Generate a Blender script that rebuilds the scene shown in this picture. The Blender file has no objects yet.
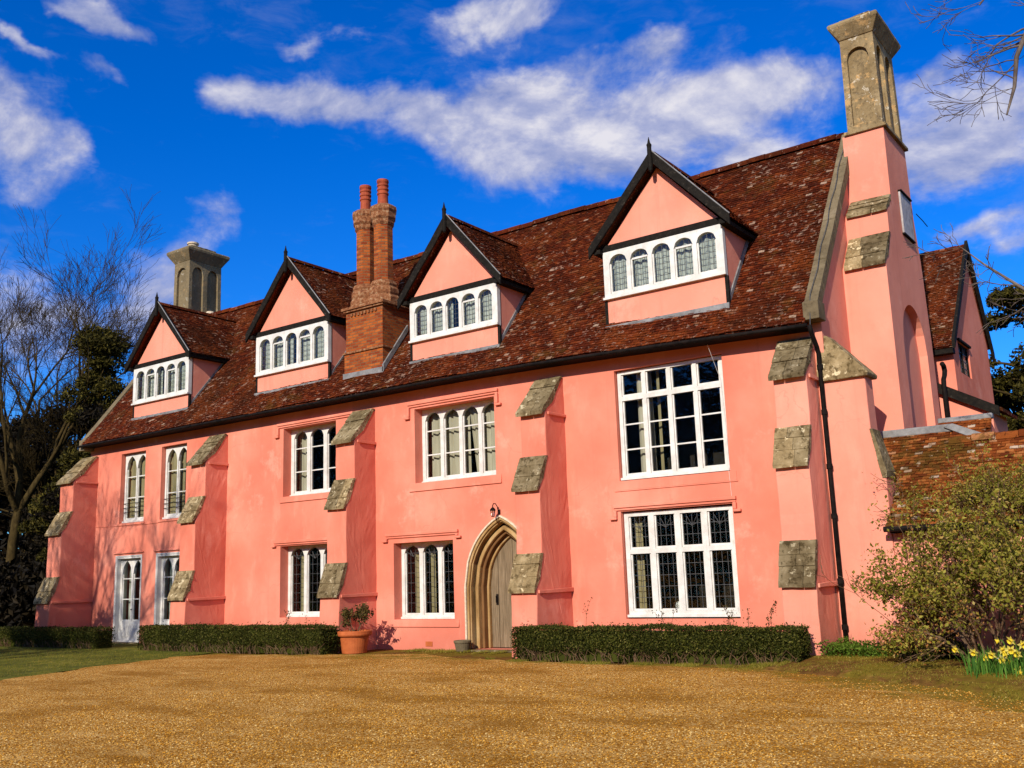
import bpy, bmesh, math, random
from mathutils import Vector, Matrix
from mathutils.geometry import tessellate_polygon
from mathutils import noise as mnoise
R = math.radians
SC = bpy.context.scene
COL = SC.collection
rng = random.Random(7)

# ------------------------------------------------------------------ camera
cam_d = bpy.data.cameras.new('camera')
cam = bpy.data.objects.new('camera', cam_d)
COL.objects.link(cam)
cam_d.sensor_width = 36.0
cam_d.lens = 986.1 / 1024 * 36
cam_d.clip_end = 2000
_r = Vector((0.80663503, 0.59008893, -0.03368948))
_u = Vector((0.13939787, -0.13454245, 0.9810538))
_f = Vector((-0.57437633, 0.7960486, 0.19078379))
cam.matrix_world = Matrix(((_r.x, _u.x, -_f.x, 0), (_r.y, _u.y, -_f.y, -18.0), (_r.z, _u.z, -_f.z, 1.64), (0, 0, 0, 1)))
SC.camera = cam

# ------------------------------------------------------------------ light
SUN_ELEV, SUN_AZ = R(27.0), R(10.5)          # azimuth measured from -Y towards +X
sun_dir = Vector((math.sin(SUN_AZ) * math.cos(SUN_ELEV), -math.cos(SUN_AZ) * math.cos(SUN_ELEV), math.sin(SUN_ELEV)))
sun_d = bpy.data.lights.new('sun', 'SUN')
sun_d.energy = 5.0
sun_d.angle = R(0.5)
sun_d.color = (1.0, 0.93, 0.82)
sun = bpy.data.objects.new('sun', sun_d)
sun.rotation_euler = sun_dir.to_track_quat('Z', 'Y').to_euler()
sun.location = (0, -30, 25)
COL.objects.link(sun)
SC.view_settings.view_transform = 'Standard'
SC.view_settings.look = 'None'
SC.view_settings.exposure = 0.18
SC.view_settings.gamma = 1.0
SC.view_settings.use_curve_mapping = False
try:
    SC.cycles.use_denoising = True
    SC.cycles.max_bounces = 8
    SC.cycles.transparent_max_bounces = 16
    SC.cycles.caustics_reflective = False
    SC.cycles.caustics_refractive = False
except Exception:
    pass

# ------------------------------------------------------------------ node helpers
class NT:
    def __init__(s, tree):
        s.t = tree
        s.t.nodes.clear()
    def n(s, typ, ins=None, **props):
        nd = s.t.nodes.new(typ)
        for k, v in props.items():
            setattr(nd, k, v)
        for k, v in (ins or {}).items():
            sock = nd.inputs[k]
            if isinstance(v, bpy.types.NodeSocket):
                s.t.links.new(v, sock)
            else:
                if isinstance(v, (tuple, list)) and len(v) == 3 and sock.type == 'RGBA':
                    v = (*v, 1)
                sock.default_value = v
        return nd
    def link(s, a, b):
        s.t.links.new(a, b)
    def math(s, op, a, b=0.0, c=0.0, clamp=False):
        nd = s.n('ShaderNodeMath', {0: a, 1: b, 2: c}, operation=op)
        nd.use_clamp = clamp
        return nd.outputs[0]
    def vmath(s, op, a, b=(0, 0, 0)):
        nd = s.n('ShaderNodeVectorMath', {0: a, 1: b}, operation=op)
        return nd.outputs['Value'] if op in ('DOT_PRODUCT', 'LENGTH', 'DISTANCE') else nd.outputs[0]
    def noise(s, vec, scale, detail=4.0, rough=0.55, dist=0.0):
        return s.n('ShaderNodeTexNoise', {'Vector': vec, 'Scale': scale, 'Detail': detail, 'Roughness': rough, 'Distortion': dist}).outputs['Fac']
    def map(s, vec, scale=(1, 1, 1), loc=(0, 0, 0), rot=(0, 0, 0)):
        return s.n('ShaderNodeMapping', {'Vector': vec, 'Scale': scale, 'Location': loc, 'Rotation': rot}).outputs[0]
    def ramp(s, fac, stops, interp='LINEAR'):
        nd = s.n('ShaderNodeValToRGB', {'Fac': fac})
        cr = nd.color_ramp
        cr.interpolation = interp
        while len(cr.elements) < len(stops):
            cr.elements.new(0.5)
        for e, (p, c) in zip(cr.elements, stops):
            e.position = p
            e.color = (*c, 1) if len(c) == 3 else c
        return nd.outputs['Color']
    def step(s, fac, a, b):
        return s.n('ShaderNodeMapRange', {'Value': fac, 'From Min': a, 'From Max': b, 'To Min': 0.0, 'To Max': 1.0}, interpolation_type='SMOOTHSTEP').outputs[0]
    def mix(s, fac, a, b, mode='MIX'):
        nd = s.n('ShaderNodeMix', data_type='RGBA', blend_type=mode)
        for idx, v in ((0, fac), (6, a), (7, b)):
            if isinstance(v, bpy.types.NodeSocket):
                s.t.links.new(v, nd.inputs[idx])
            elif idx == 0:
                nd.inputs[0].default_value = v
            else:
                nd.inputs[idx].default_value = (*v, 1) if len(v) == 3 else v
        return nd.outputs[2]
    def bump(s, h, strength, dist, normal=None):
        ins = {'Height': h, 'Strength': strength, 'Distance': dist}
        if normal is not None:
            ins['Normal'] = normal
        return s.n('ShaderNodeBump', ins).outputs[0]
    def obj(s):
        return s.n('ShaderNodeTexCoord').outputs['Object']
    def uv(s):
        return s.n('ShaderNodeTexCoord').outputs['UV']
    def geo(s, name):
        return s.n('ShaderNodeNewGeometry').outputs[name]

def mat(name, build):
    m = bpy.data.materials.new(name)
    m.use_nodes = True
    t = NT(m.node_tree)
    out = t.n('ShaderNodeOutputMaterial')
    sh = build(t)
    t.link(sh, out.inputs['Surface'])
    return m

def principled(t, color, rough=0.8, normal=None, metal=0.0, spec=0.3, **kw):
    ins = {'Base Color': color, 'Roughness': rough, 'Metallic': metal, 'Specular IOR Level': spec}
    if normal is not None:
        ins['Normal'] = normal
    ins.update(kw)
    return t.n('ShaderNodeBsdfPrincipled', ins).outputs[0]

# ------------------------------------------------------------------ world: sky with clouds
world = bpy.data.worlds.new('World')
SC.world = world
world.use_nodes = True
def build_world(t):
    out = t.n('ShaderNodeOutputWorld')
    sky = t.n('ShaderNodeTexSky', sky_type='NISHITA', sun_disc=False)
    sky.sun_elevation = SUN_ELEV
    sky.sun_rotation = R(180) - SUN_AZ
    sky.altitude = 50
    sky.air_density = 1.0
    sky.dust_density = 0.35
    sky.ozone_density = 3.0
    hs = t.n('ShaderNodeHueSaturation', {'Hue': 0.497, 'Saturation': 1.45, 'Value': 1.0, 'Color': sky.outputs[0]}).outputs[0]
    hs = t.mix(1.0, hs, (0.45, 1.04, 1.85), 'MULTIPLY')
    vec = t.n('ShaderNodeTexCoord').outputs['Generated']
    vec = t.vmath('NORMALIZE', vec)
    # cloud banks: azimuth from +Y (deg), elevation (deg), half width, half height (deg), roll (deg), density
    banks = CLOUDS
    warp = t.n('ShaderNodeTexNoise', {'Vector': vec, 'Scale': 9.0, 'Detail': 5.0, 'Roughness': 0.6})
    wv = t.vmath('SCALE', t.vmath('SUBTRACT', warp.outputs['Color'], (0.5, 0.5, 0.5)))
    wv.node.inputs['Scale'].default_value = 0.075
    pv = t.vmath('ADD', vec, wv)
    total = None
    for az, el, rx, ry, roll, dens in banks:
        a, e = R(az), R(el)
        d = Vector((math.sin(a) * math.cos(e), math.cos(a) * math.cos(e), math.sin(e)))
        tx = Vector((math.cos(a), -math.sin(a), 0))
        ty = tx.cross(d)
        c, s_ = math.cos(R(roll)), math.sin(R(roll))
        ax = (tx * c + ty * s_) / math.radians(rx)
        ay = (ty * c - tx * s_) / math.radians(ry)
        rel = t.vmath('SUBTRACT', pv, tuple(d))
        u = t.vmath('DOT_PRODUCT', rel, tuple(ax))
        v = t.vmath('DOT_PRODUCT', rel, tuple(ay))
        r2 = t.math('MULTIPLY_ADD', u, u, t.math('MULTIPLY', v, v))
        g = t.math('MULTIPLY', t.math('POWER', 2.718, t.math('MULTIPLY', r2, -0.9)), dens)
        total = g if total is None else t.math('MAXIMUM', total, g) if False else t.math('SUBTRACT', t.math('ADD', total, g), t.math('MULTIPLY', t.math('MINIMUM', total, 1.0), t.math('MINIMUM', g, 1.0)))
    flat = t.map(vec, scale=(1, 1, 1.5))
    n1 = t.noise(flat, 7.5, 12.0, 0.60, 0.25)
    n1b = t.noise(t.vmath('ADD', flat, (0.004, 0.0, 0.022)), 7.5, 12.0, 0.60, 0.25)
    n2 = t.noise(flat, 3.2, 4.0, 0.5)
    n3 = t.noise(t.map(vec, scale=(1, 1, 2.6)), 21.0, 8.0, 0.65, 0.4)
    body = t.math('ADD', total, t.math('MULTIPLY_ADD', n1, 1.7, t.math('MULTIPLY_ADD', n3, 0.5, -1.12)))
    m = t.step(body, 0.30, 0.92)
    veil = t.math('MULTIPLY', t.step(t.math('MULTIPLY_ADD', n3, 0.5, t.math('MULTIPLY', n2, 0.6)), 0.54, 0.80), 0.20)
    m = t.math('MINIMUM', t.math('MAXIMUM', t.math('MULTIPLY', m, 0.92), veil), 1.0)
    # tops turned to the light are bright, the undersides grey-lilac
    relief = t.math('MULTIPLY', t.math('SUBTRACT', n1, n1b), 3.4)
    shade = t.ramp(t.math('ADD', t.math('MULTIPLY_ADD', body, 0.34, 0.12), relief, 0.0, True),
                   [(0.0, (2.7, 3.3, 6.0)), (0.42, (4.6, 4.9, 7.0)), (1.0, (8.9, 8.6, 8.9))])
    colr = t.mix(m, hs, shade)
    bg = t.n('ShaderNodeBackground', {'Color': colr, 'Strength': 0.085})
    t.link(bg.outputs[0], out.inputs['Surface'])
CLOUDS = [
    # az,   el,  rx, ry, roll, dens
    (-51.3, 26.9, 2.72, 1.21, -5, 1.0), (-46.5, 26.6, 3.44, 1.0, -8, 0.8), (-40.3, 26.6, 4.8, 1.66, 2, 1.0), (-34.1, 25.9, 3.87, 2.71, 5, 1.1), (-29.2, 25.4, 3.84, 2.88, 10, 1.15), (-23.6, 25.9, 4.66, 1.99, 8, 1.15), (-18.3, 26.0, 3.57, 1.43, -3, 1.0),
    (-35.1, 31.7, 4.06, 1.25, 8, 1.0), (-26.1, 29.5, 2.1, 1.24, 10, 1.0), (-29.6, 28.9, 3.78, 1.13, 10, 0.6), (-30.5, 23.3, 4.54, 1.43, 0, 0.5), (-20.3, 23.1, 3.06, 0.86, 6, 0.55), (-20.9, 29.2, 2.4, 0.84, 10, 0.4),
    (-63.6, 23.7, 2.37, 2.37, 0, 1.1), (-61.1, 23.5, 1.64, 1.31, 10, 0.9), (-63.2, 20.7, 2.67, 1.33, 0, 0.75), (-64.2, 25.3, 0.94, 1.25, 0, 0.8), (-61.2, 29.8, 1.87, 0.64, -15, 0.8), (-58.5, 29.7, 2.49, 0.67, -22, 0.75), (-63.9, 27.7, 1.45, 0.26, -20, 0.7), (-59.4, 26.8, 1.66, 0.83, -12, 0.85),
    (-47.8, 29.7, 0.98, 0.49, 0, 0.6), (-45.6, 30.8, 1.35, 0.49, 8, 0.4), (-10.7, 24.6, 2.19, 1.21, 8, 0.85), (-9.1, 21.2, 3.5, 1.94, 5, 1.1), (-12.2, 21.0, 2.25, 1.69, 0, 0.8), (-7.0, 22.5, 1.56, 1.56, 0, 0.6), (-9.3, 17.5, 2.7, 0.7, 8, 0.75), (-7.8, 16.3, 1.58, 0.74, 0, 0.6),
    (-56.5, 15.6, 2.36, 1.77, 35, 0.85), (-57.8, 13.9, 2.32, 1.39, 0, 0.7), (-62.7, 13.5, 3.23, 2.69, 0, 0.85), (-52.7, 20.7, 1.7, 1.1, -20, 0.45), (-55.5, 18.1, 3.57, 1.43, 30, 0.45), (-63.2, 17.1, 2.14, 1.18, 0, 0.4),
    # unseen banks overhead and behind the camera, added to whiten the ambient light
    (40, 40, 20, 12, 0, 1.3), (85, 42, 22, 14, 0, 1.3), (130, 52, 22, 14, 0, 1.3), (180, 62, 24, 16, 0, 1.3), (-130, 52, 22, 14, 0, 1.3), (-95, 45, 16, 12, 0, 1.2), (60, 66, 24, 16, 0, 1.3), (-60, 70, 22, 14, 0, 1.2), (110, 24, 16, 8, 0, 1.2), (-140, 30, 16, 7, 0, 1.1),
]
build_world(NT(world.node_tree))

# ------------------------------------------------------------------ materials
def m_pink(t, pale=0.0):
    o = t.obj()
    n_big = t.noise(o, 0.55, 4, 0.55)
    n_mid = t.noise(t.map(o, scale=(1, 1, 0.45)), 2.3, 5, 0.6)
    n_fine = t.noise(o, 38, 4, 0.6)
    c = t.ramp(n_big, [(0.3, (0.58, 0.156, 0.097)), (0.5, (0.66, 0.198, 0.126)), (0.72, (0.75, 0.258, 0.173))])
    c = t.mix(t.math('MULTIPLY', t.step(n_mid, 0.52, 0.72), 0.35), c, (0.79, 0.31, 0.21))
    c = t.mix(t.math('MULTIPLY', t.step(t.noise(t.map(o, scale=(1, 1, 0.25)), 1.1, 6, 0.65), 0.56, 0.75), 0.3), c, (0.60, 0.145, 0.085))
    if pale:
        c = t.mix(pale, c, (0.82, 0.42, 0.30))
    # rain streaks, worn pale patches and hairline cracks
    sx = t.n('ShaderNodeSeparateXYZ', {0: o})
    streak = t.noise(t.map(o, scale=(5.0, 5.0, 0.22)), 1.0, 5, 0.6)
    c = t.mix(t.math('MULTIPLY', t.step(streak, 0.55, 0.74), 0.30), c, (0.50, 0.150, 0.100))
    worn = t.math('MULTIPLY', t.step(t.noise(t.map(o, loc=(7, 1, 3)), 0.8, 7, 0.68), 0.57, 0.70), 0.38)
    c = t.mix(worn, c, (0.83, 0.40, 0.29))
    smudge = t.math('MULTIPLY', t.step(t.noise(t.map(o, loc=(2, 9, 5)), 3.4, 6, 0.7), 0.58, 0.72), 0.22)
    c = t.mix(smudge, c, (0.46, 0.17, 0.115))
    wv = t.vmath('ADD', o, t.vmath('SCALE', t.n('ShaderNodeTexNoise', {'Vector': o, 'Scale': 1.6, 'Detail': 4.0}).outputs['Color']))
    wv.node.inputs[1].links[0].from_node.inputs['Scale'].default_value = 0.9
    crack = t.n('ShaderNodeTexVoronoi', {'Vector': wv, 'Scale': 0.45}, feature='DISTANCE_TO_EDGE').outputs['Distance']
    c = t.mix(t.math('MULTIPLY', t.step(crack, 0.006, 0.001), t.math('MULTIPLY', t.step(n_big, 0.47, 0.60), 0.22)), c, (0.36, 0.11, 0.075))
    # grime and splash-back close to the ground
    z = t.n('ShaderNodeSeparateXYZ', {0: o}).outputs['Z']
    low = t.math('MULTIPLY', t.step(t.math('ADD', z, t.math('MULTIPLY', n_mid, 0.5)), 1.15, 0.25), 0.5)
    c = t.mix(low, c, (0.44, 0.135, 0.092))
    h = t.math('ADD', t.math('MULTIPLY', t.noise(o, 2.2, 3), 0.7), t.math('MULTIPLY', n_fine, 0.05))
    h = t.math('ADD', h, t.math('MULTIPLY', t.noise(o, 9, 3), 0.12))
    return principled(t, c, 0.92, t.bump(h, 0.40, 0.035), spec=0.05)
PINK = mat('pink_limewash', m_pink)
PINK2 = mat('pale_pink_limewash', lambda t: m_pink(t, 0.24))

def m_stone(t):
    o = t.obj()
    n1 = t.noise(o, 2.4, 6, 0.65)
    n2 = t.noise(o, 8, 6, 0.72)
    vo = t.n('ShaderNodeTexVoronoi', {'Vector': o, 'Scale': 14.0}).outputs['Distance']
    c = t.ramp(n1, [(0.3, (0.105, 0.076, 0.038)), (0.5, (0.215, 0.165, 0.090)), (0.7, (0.37, 0.295, 0.18))])
    c = t.mix(t.math('MULTIPLY', t.step(n2, 0.50, 0.62), 0.85), c, (0.060, 0.042, 0.018))
    c = t.mix(t.math('MULTIPLY', t.step(t.noise(t.map(o, loc=(4, 2, 9)), 7, 5, 0.7), 0.58, 0.65), 0.9), c, (0.55, 0.47, 0.31))
    rnd = t.geo('Random Per Island')
    c = t.mix(1.0, c, t.ramp(rnd, [(0.0, (0.55, 0.53, 0.50)), (0.5, (0.95, 0.92, 0.86)), (1.0, (1.35, 1.25, 1.1))]), 'MULTIPLY')
    return principled(t, c, 0.95, t.bump(t.math('ADD', n2, t.math('MULTIPLY', vo, 0.5)), 0.8, 0.03), spec=0.05)
STONE = mat('lichened_stone', m_stone)

def m_coping(t):
    o = t.obj()
    n1 = t.noise(o, 2.0, 6, 0.65)
    n2 = t.noise(o, 13, 6, 0.7)
    c = t.ramp(n1, [(0.3, (0.10, 0.075, 0.042)), (0.55, (0.17, 0.13, 0.075)), (0.75, (0.24, 0.19, 0.12))])
    c = t.mix(t.math('MULTIPLY', t.step(n2, 0.52, 0.68), 0.6), c, (0.06, 0.046, 0.026))
    return principled(t, c, 0.95, t.bump(n2, 0.7, 0.02), spec=0.05)
COPING = mat('grey_coping_stone', m_coping)
def m_stack(t, dark=0.0):
    o = t.obj()
    n1 = t.noise(o, 1.6, 6, 0.6)
    n2 = t.noise(o, 11, 6, 0.7)
    c = t.ramp(n1, [(0.3, (0.17, 0.115, 0.052)), (0.55, (0.28, 0.20, 0.10)), (0.75, (0.37, 0.29, 0.17))])
    c = t.mix(t.math('MULTIPLY', t.step(n2, 0.50, 0.66), 0.75), c, (0.10, 0.070, 0.036))
    c = t.mix(t.math('MULTIPLY', t.step(t.noise(t.map(o, scale=(4, 4, 0.35)), 1.2, 6, 0.65), 0.52, 0.70), 0.65), c, (0.085, 0.062, 0.034))
    c = t.mix(t.math('MULTIPLY', t.step(t.noise(o, 4.5, 5, 0.7), 0.56, 0.64), 0.7), c, (0.50, 0.30, 0.12))
    c = t.mix(t.math('MULTIPLY', t.step(t.noise(o, 5.5, 5, 0.7, 0.5), 0.6, 0.66), 0.8), c, (0.55, 0.48, 0.36))
    if dark:
        c = t.mix(dark, c, (0.12, 0.10, 0.062))
    return principled(t, c, 0.95, t.bump(n2, 0.7, 0.03), spec=0.15)
STACK = mat('weathered_stucco', m_stack)
STACKD = mat('sooty_stucco', lambda t: m_stack(t, 0.55))

def m_oolite(t):
    o = t.obj()
    n1 = t.noise(t.map(o, scale=(1, 1, 0.3)), 4.0, 5, 0.6)
    n2 = t.noise(o, 30, 5, 0.65)
    c = t.ramp(n1, [(0.3, (0.21, 0.115, 0.038)), (0.5, (0.36, 0.215, 0.080)), (0.7, (0.48, 0.32, 0.15))])
    c = t.mix(t.math('MULTIPLY', t.step(n2, 0.55, 0.72), 0.5), c, (0.20, 0.11, 0.04))
    return principled(t, c, 0.9, t.bump(n2, 0.5, 0.015), spec=0.2)
OOLITE = mat('golden_limestone', m_oolite)
OOLITE_SHADE = mat('shaded_limestone', lambda t: principled(t, t.ramp(t.noise(t.map(t.obj(), scale=(1, 1, 0.3)), 5, 5), [(0.3, (0.11, 0.048, 0.018)), (0.7, (0.22, 0.11, 0.042))]), 0.95, spec=0.05))  # darker limestone copy, shade of the hollow mouldings painted into its colour
PALE = mat('pale_hood_stone', lambda t: principled(t, t.ramp(t.noise(t.obj(), 14, 5), [(0.3, (0.48, 0.37, 0.24)), (0.7, (0.70, 0.60, 0.45))]), 0.9, t.bump(t.noise(t.obj(), 30, 4), 0.4, 0.01)))

def m_tile(t):
    o = t.obj()
    rnd = t.geo('Random Per Island')
    big = t.noise(o, 0.5, 4, 0.6)
    c = t.ramp(rnd, [(0.0, (0.044, 0.0080, 0.0035)), (0.35, (0.068, 0.0115, 0.0042)), (0.7, (0.102, 0.0170, 0.005)), (0.93, (0.150, 0.030, 0.008)), (0.98, (0.16, 0.060, 0.028)), (0.993, (0.36, 0.24, 0.165))])
    c = t.mix(t.math('MULTIPLY', t.step(big, 0.45, 0.68), 0.6), c, (0.036, 0.011, 0.004), 'MIX')
    rust = t.step(t.math('ADD', t.noise(o, 0.8, 6, 0.7), t.math('MULTIPLY', t.noise(o, 5, 4), 0.25)), 0.60, 0.78)
    c = t.mix(t.math('MULTIPLY', rust, 0.55), c, (0.185, 0.042, 0.009))
    moss = t.step(t.math('ADD', t.noise(o, 1.3, 6, 0.65), t.math('MULTIPLY', t.noise(o, 9, 4), 0.35)), 0.72, 0.90)
    c = t.mix(t.math('MULTIPLY', moss, 0.6), c, (0.085, 0.040, 0.008))
    li = t.step(t.math('ADD', t.noise(o, 7.5, 4, 0.6), t.math('MULTIPLY', t.noise(o, 0.9, 3), 0.35)), 0.80, 0.86)
    ey = t.n('ShaderNodeSeparateXYZ', {0: o})
    zone = t.math('MAXIMUM', t.step(ey.outputs['Y'], 1.2, -0.3), t.step(ey.outputs['X'], -8.2, -6.3))
    spk = t.step(t.noise(t.map(o, scale=(1.0, 1.6, 1.6)), 11, 4, 0.65), 0.60, 0.66)
    li = t.math('MAXIMUM', t.math('MULTIPLY', li, 0.8), t.math('MULTIPLY', spk, t.math('MULTIPLY_ADD', zone, 0.6, 0.18)))
    c = t.mix(t.math('MULTIPLY', li, 0.8), c, (0.36, 0.235, 0.165))
    blot = t.step(t.noise(o, 14, 4, 0.7), 0.48, 0.64)
    c = t.mix(t.math('MULTIPLY', blot, 0.6), c, (0.020, 0.006, 0.003))
    return principled(t, c, 0.95, t.bump(t.noise(o, 26, 4, 0.7), 0.9, 0.02), spec=0.03)
TILE = mat('old_clay_tile', m_tile)

def m_tile_warm(t):
    o = t.obj()
    rnd = t.geo('Random Per Island')
    c = t.ramp(rnd, [(0.0, (0.090, 0.019, 0.006)), (0.4, (0.18, 0.044, 0.010)), (0.75, (0.28, 0.080, 0.018)), (0.95, (0.33, 0.12, 0.035)), (0.985, (0.46, 0.34, 0.24))])
    moss = t.step(t.math('ADD', t.noise(o, 1.1, 6, 0.65), t.math('MULTIPLY', t.noise(o, 8, 4), 0.35)), 0.64, 0.82)
    c = t.mix(t.math('MULTIPLY', moss, 0.85), c, (0.075, 0.042, 0.008))
    li = t.step(t.noise(o, 6.0, 4, 0.6), 0.64, 0.69)
    c = t.mix(t.math('MULTIPLY', li, 0.8), c, (0.42, 0.32, 0.21))
    c = t.mix(t.math('MULTIPLY', t.step(t.noise(o, 13, 4, 0.7), 0.5, 0.64), 0.6), c, (0.045, 0.012, 0.004))
    return principled(t, c, 0.95, t.bump(t.noise(o, 26, 4, 0.7), 0.9, 0.02), spec=0.03)
TILEW = mat('orange_clay_tile', m_tile_warm)

def m_brick(t):
    uv = t.uv()
    o = t.obj()
    wob = t.vmath('SCALE', t.vmath('SUBTRACT', t.n('ShaderNodeTexNoise', {'Vector': o, 'Scale': 6.0, 'Detail': 3.0}).outputs['Color'], (0.5, 0.5, 0.5)))
    wob.node.inputs['Scale'].default_value = 0.03
    b = t.n('ShaderNodeTexBrick', {'Vector': t.vmath('ADD', uv, wob), 'Color1': (0.19, 0.030, 0.006, 1), 'Color2': (0.42, 0.105, 0.016, 1), 'Mortar': (0.17, 0.085, 0.036, 1), 'Scale': 1.0, 'Mortar Size': 0.010, 'Mortar Smooth': 0.2, 'Bias': -0.1, 'Brick Width': 0.20, 'Row Height': 0.075}, offset=0.5)
    c = b.outputs['Color']
    c = t.mix(t.math('MULTIPLY', t.step(t.noise(o, 9, 6, 0.7), 0.52, 0.7), 0.6), c, (0.12, 0.03, 0.012))
    c = t.mix(t.math('MULTIPLY', t.step(t.noise(o, 3.3, 5, 0.7), 0.6, 0.75), 0.4), c, (0.36, 0.23, 0.12))
    h = t.math('ADD', t.math('MULTIPLY', b.outputs['Fac'], -0.6), t.math('MULTIPLY', t.noise(o, 40, 4), 0.5))
    return principled(t, c, 0.9, t.bump(h, 0.7, 0.012), spec=0.2)
BRICK = mat('tudor_brick', m_brick)
def m_mortar(t):
    o = t.obj()
    n = t.noise(o, 13, 6, 0.7)
    c = t.ramp(n, [(0.35, (0.09, 0.026, 0.010)), (0.52, (0.24, 0.090, 0.032)), (0.7, (0.36, 0.26, 0.15))])
    return principled(t, c, 0.95, t.bump(n, 0.8, 0.02))
WORN = mat('worn_brick_cap', m_mortar)
POT = mat('terracotta', lambda t: principled(t, t.ramp(t.noise(t.obj(), 6, 5), [(0.3, (0.34, 0.075, 0.016)), (0.7, (0.46, 0.115, 0.028))]), 0.75, t.bump(t.noise(t.obj(), 40, 3), 0.2, 0.01)))
REDPOT = mat('red_chimney_pot', lambda t: principled(t, t.ramp(t.noise(t.obj(), 7, 5), [(0.3, (0.20, 0.030, 0.010)), (0.7, (0.38, 0.075, 0.024))]), 0.8))
BUFF = mat('buff_pot', lambda t: principled(t, t.ramp(t.noise(t.obj(), 8, 5), [(0.3, (0.42, 0.32, 0.2)), (0.7, (0.6, 0.5, 0.36))]), 0.85))

def m_white(t):
    o = t.obj()
    c = t.ramp(t.noise(o, 5, 5, 0.6), [(0.35, (0.54, 0.51, 0.45)), (0.6, (0.66, 0.63, 0.57))])
    c = t.mix(t.math('MULTIPLY', t.step(t.noise(t.map(o, scale=(1, 1, 0.3)), 13, 5, 0.7), 0.56, 0.74), 0.5), c, (0.36, 0.32, 0.26))
    return principled(t, c, 0.5, t.bump(t.noise(o, 30, 3), 0.1, 0.01), spec=0.4)
WHITE = mat('white_paint', m_white)
def m_timber(t):
    o = t.obj()
    n = t.noise(t.map(o, scale=(1, 1, 1)), 12, 6, 0.7)
    c = t.ramp(n, [(0.35, (0.006, 0.005, 0.004)), (0.6, (0.014, 0.011, 0.008)), (0.8, (0.075, 0.062, 0.046))])
    return principled(t, c, 0.8, t.bump(n, 0.5, 0.012), spec=0.1)
TIMBER = mat('blackened_timber', m_timber)
BLACK = mat('black_iron', lambda t: principled(t, t.ramp(t.noise(t.obj(), 9, 5), [(0.3, (0.004, 0.0032, 0.003)), (0.75, (0.016, 0.011, 0.009))]), 0.65, spec=0.06))
LEAD = mat('lead_sheet', lambda t: principled(t, t.ramp(t.noise(t.obj(), 5, 5, 0.65), [(0.3, (0.10, 0.095, 0.09)), (0.7, (0.26, 0.25, 0.24))]), 0.6, t.bump(t.noise(t.obj(), 7, 3), 0.3, 0.02), spec=0.5))
PLAQ = mat('grey_slate', lambda t: principled(t, t.ramp(t.noise(t.obj(), 6, 6, 0.7), [(0.35, (0.22, 0.19, 0.18)), (0.6, (0.42, 0.39, 0.37))]), 0.7))
CAME = mat('lead_came', lambda t: principled(t, t.ramp(t.noise(t.obj(), 20, 2), [(0.3, (0.03, 0.03, 0.03)), (0.7, (0.085, 0.083, 0.08))]), 0.5, spec=0.5))
def m_door(t):
    o = t.obj()
    n = t.noise(t.map(o, scale=(9, 9, 0.7)), 3.0, 6, 0.65)
    c = t.ramp(n, [(0.3, (0.10, 0.068, 0.036)), (0.55, (0.20, 0.140, 0.080)), (0.75, (0.28, 0.205, 0.125))])
    return principled(t, c, 0.85, t.bump(n, 0.4, 0.01), spec=0.2)
OAK = mat('silvered_oak', m_door)
def m_glass(t):
    o = t.obj()
    nrm = t.bump(t.math('ADD', t.noise(o, 2.2, 3), t.math('MULTIPLY', t.noise(o, 9, 2), 0.15)), 0.35, 0.06)
    fr = t.n('ShaderNodeFresnel', {'IOR': 1.5, 'Normal': nrm}).outputs[0]
    gl = t.n('ShaderNodeBsdfGlossy', {'Color': (0.85, 0.85, 0.85, 1), 'Roughness': 0.03, 'Normal': nrm}).outputs[0]
    tr = t.n('ShaderNodeBsdfTransparent', {'Color': (0.86, 0.9, 0.88, 1)}).outputs[0]
    return t.n('ShaderNodeMixShader', {0: t.math('MINIMUM', t.math('MULTIPLY', fr, 1.3), 1.0), 1: tr, 2: gl}).outputs[0]
GLASS = mat('old_window_glass', m_glass)
def cloth(c0, c1):
    return lambda t: t.n('ShaderNodeMixShader', {0: 0.25, 1: principled(t, t.ramp(t.noise(t.map(t.obj(), scale=(1, 1, 0.15)), 9, 3), [(0.3, c0), (0.7, c1)]), 0.95), 2: t.n('ShaderNodeBsdfTranslucent', {'Color': (*c1, 1)}).outputs[0]}).outputs[0]
CREAM = mat('cream_curtain', cloth((0.52, 0.44, 0.31), (0.66, 0.58, 0.44)))
OCHRE = mat('ochre_curtain', cloth((0.34, 0.26, 0.13), (0.46, 0.37, 0.2)))
BLIND = mat('pale_blind', cloth((0.46, 0.48, 0.41), (0.66, 0.66, 0.57)))
DARK = mat('dim_interior', lambda t: principled(t, t.ramp(t.noise(t.obj(), 1.5, 3), [(0.3, (0.018, 0.015, 0.012)), (0.7, (0.035, 0.028, 0.022))]), 0.9, spec=0.0))  # near-black colour stands in for the rooms' lack of light
CERAMIC = mat('white_ceramic', lambda t: principled(t, t.ramp(t.noise(t.obj(), 10, 2), [(0.3, (0.6, 0.58, 0.55)), (0.7, (0.7, 0.68, 0.64))]), 0.4))

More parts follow.
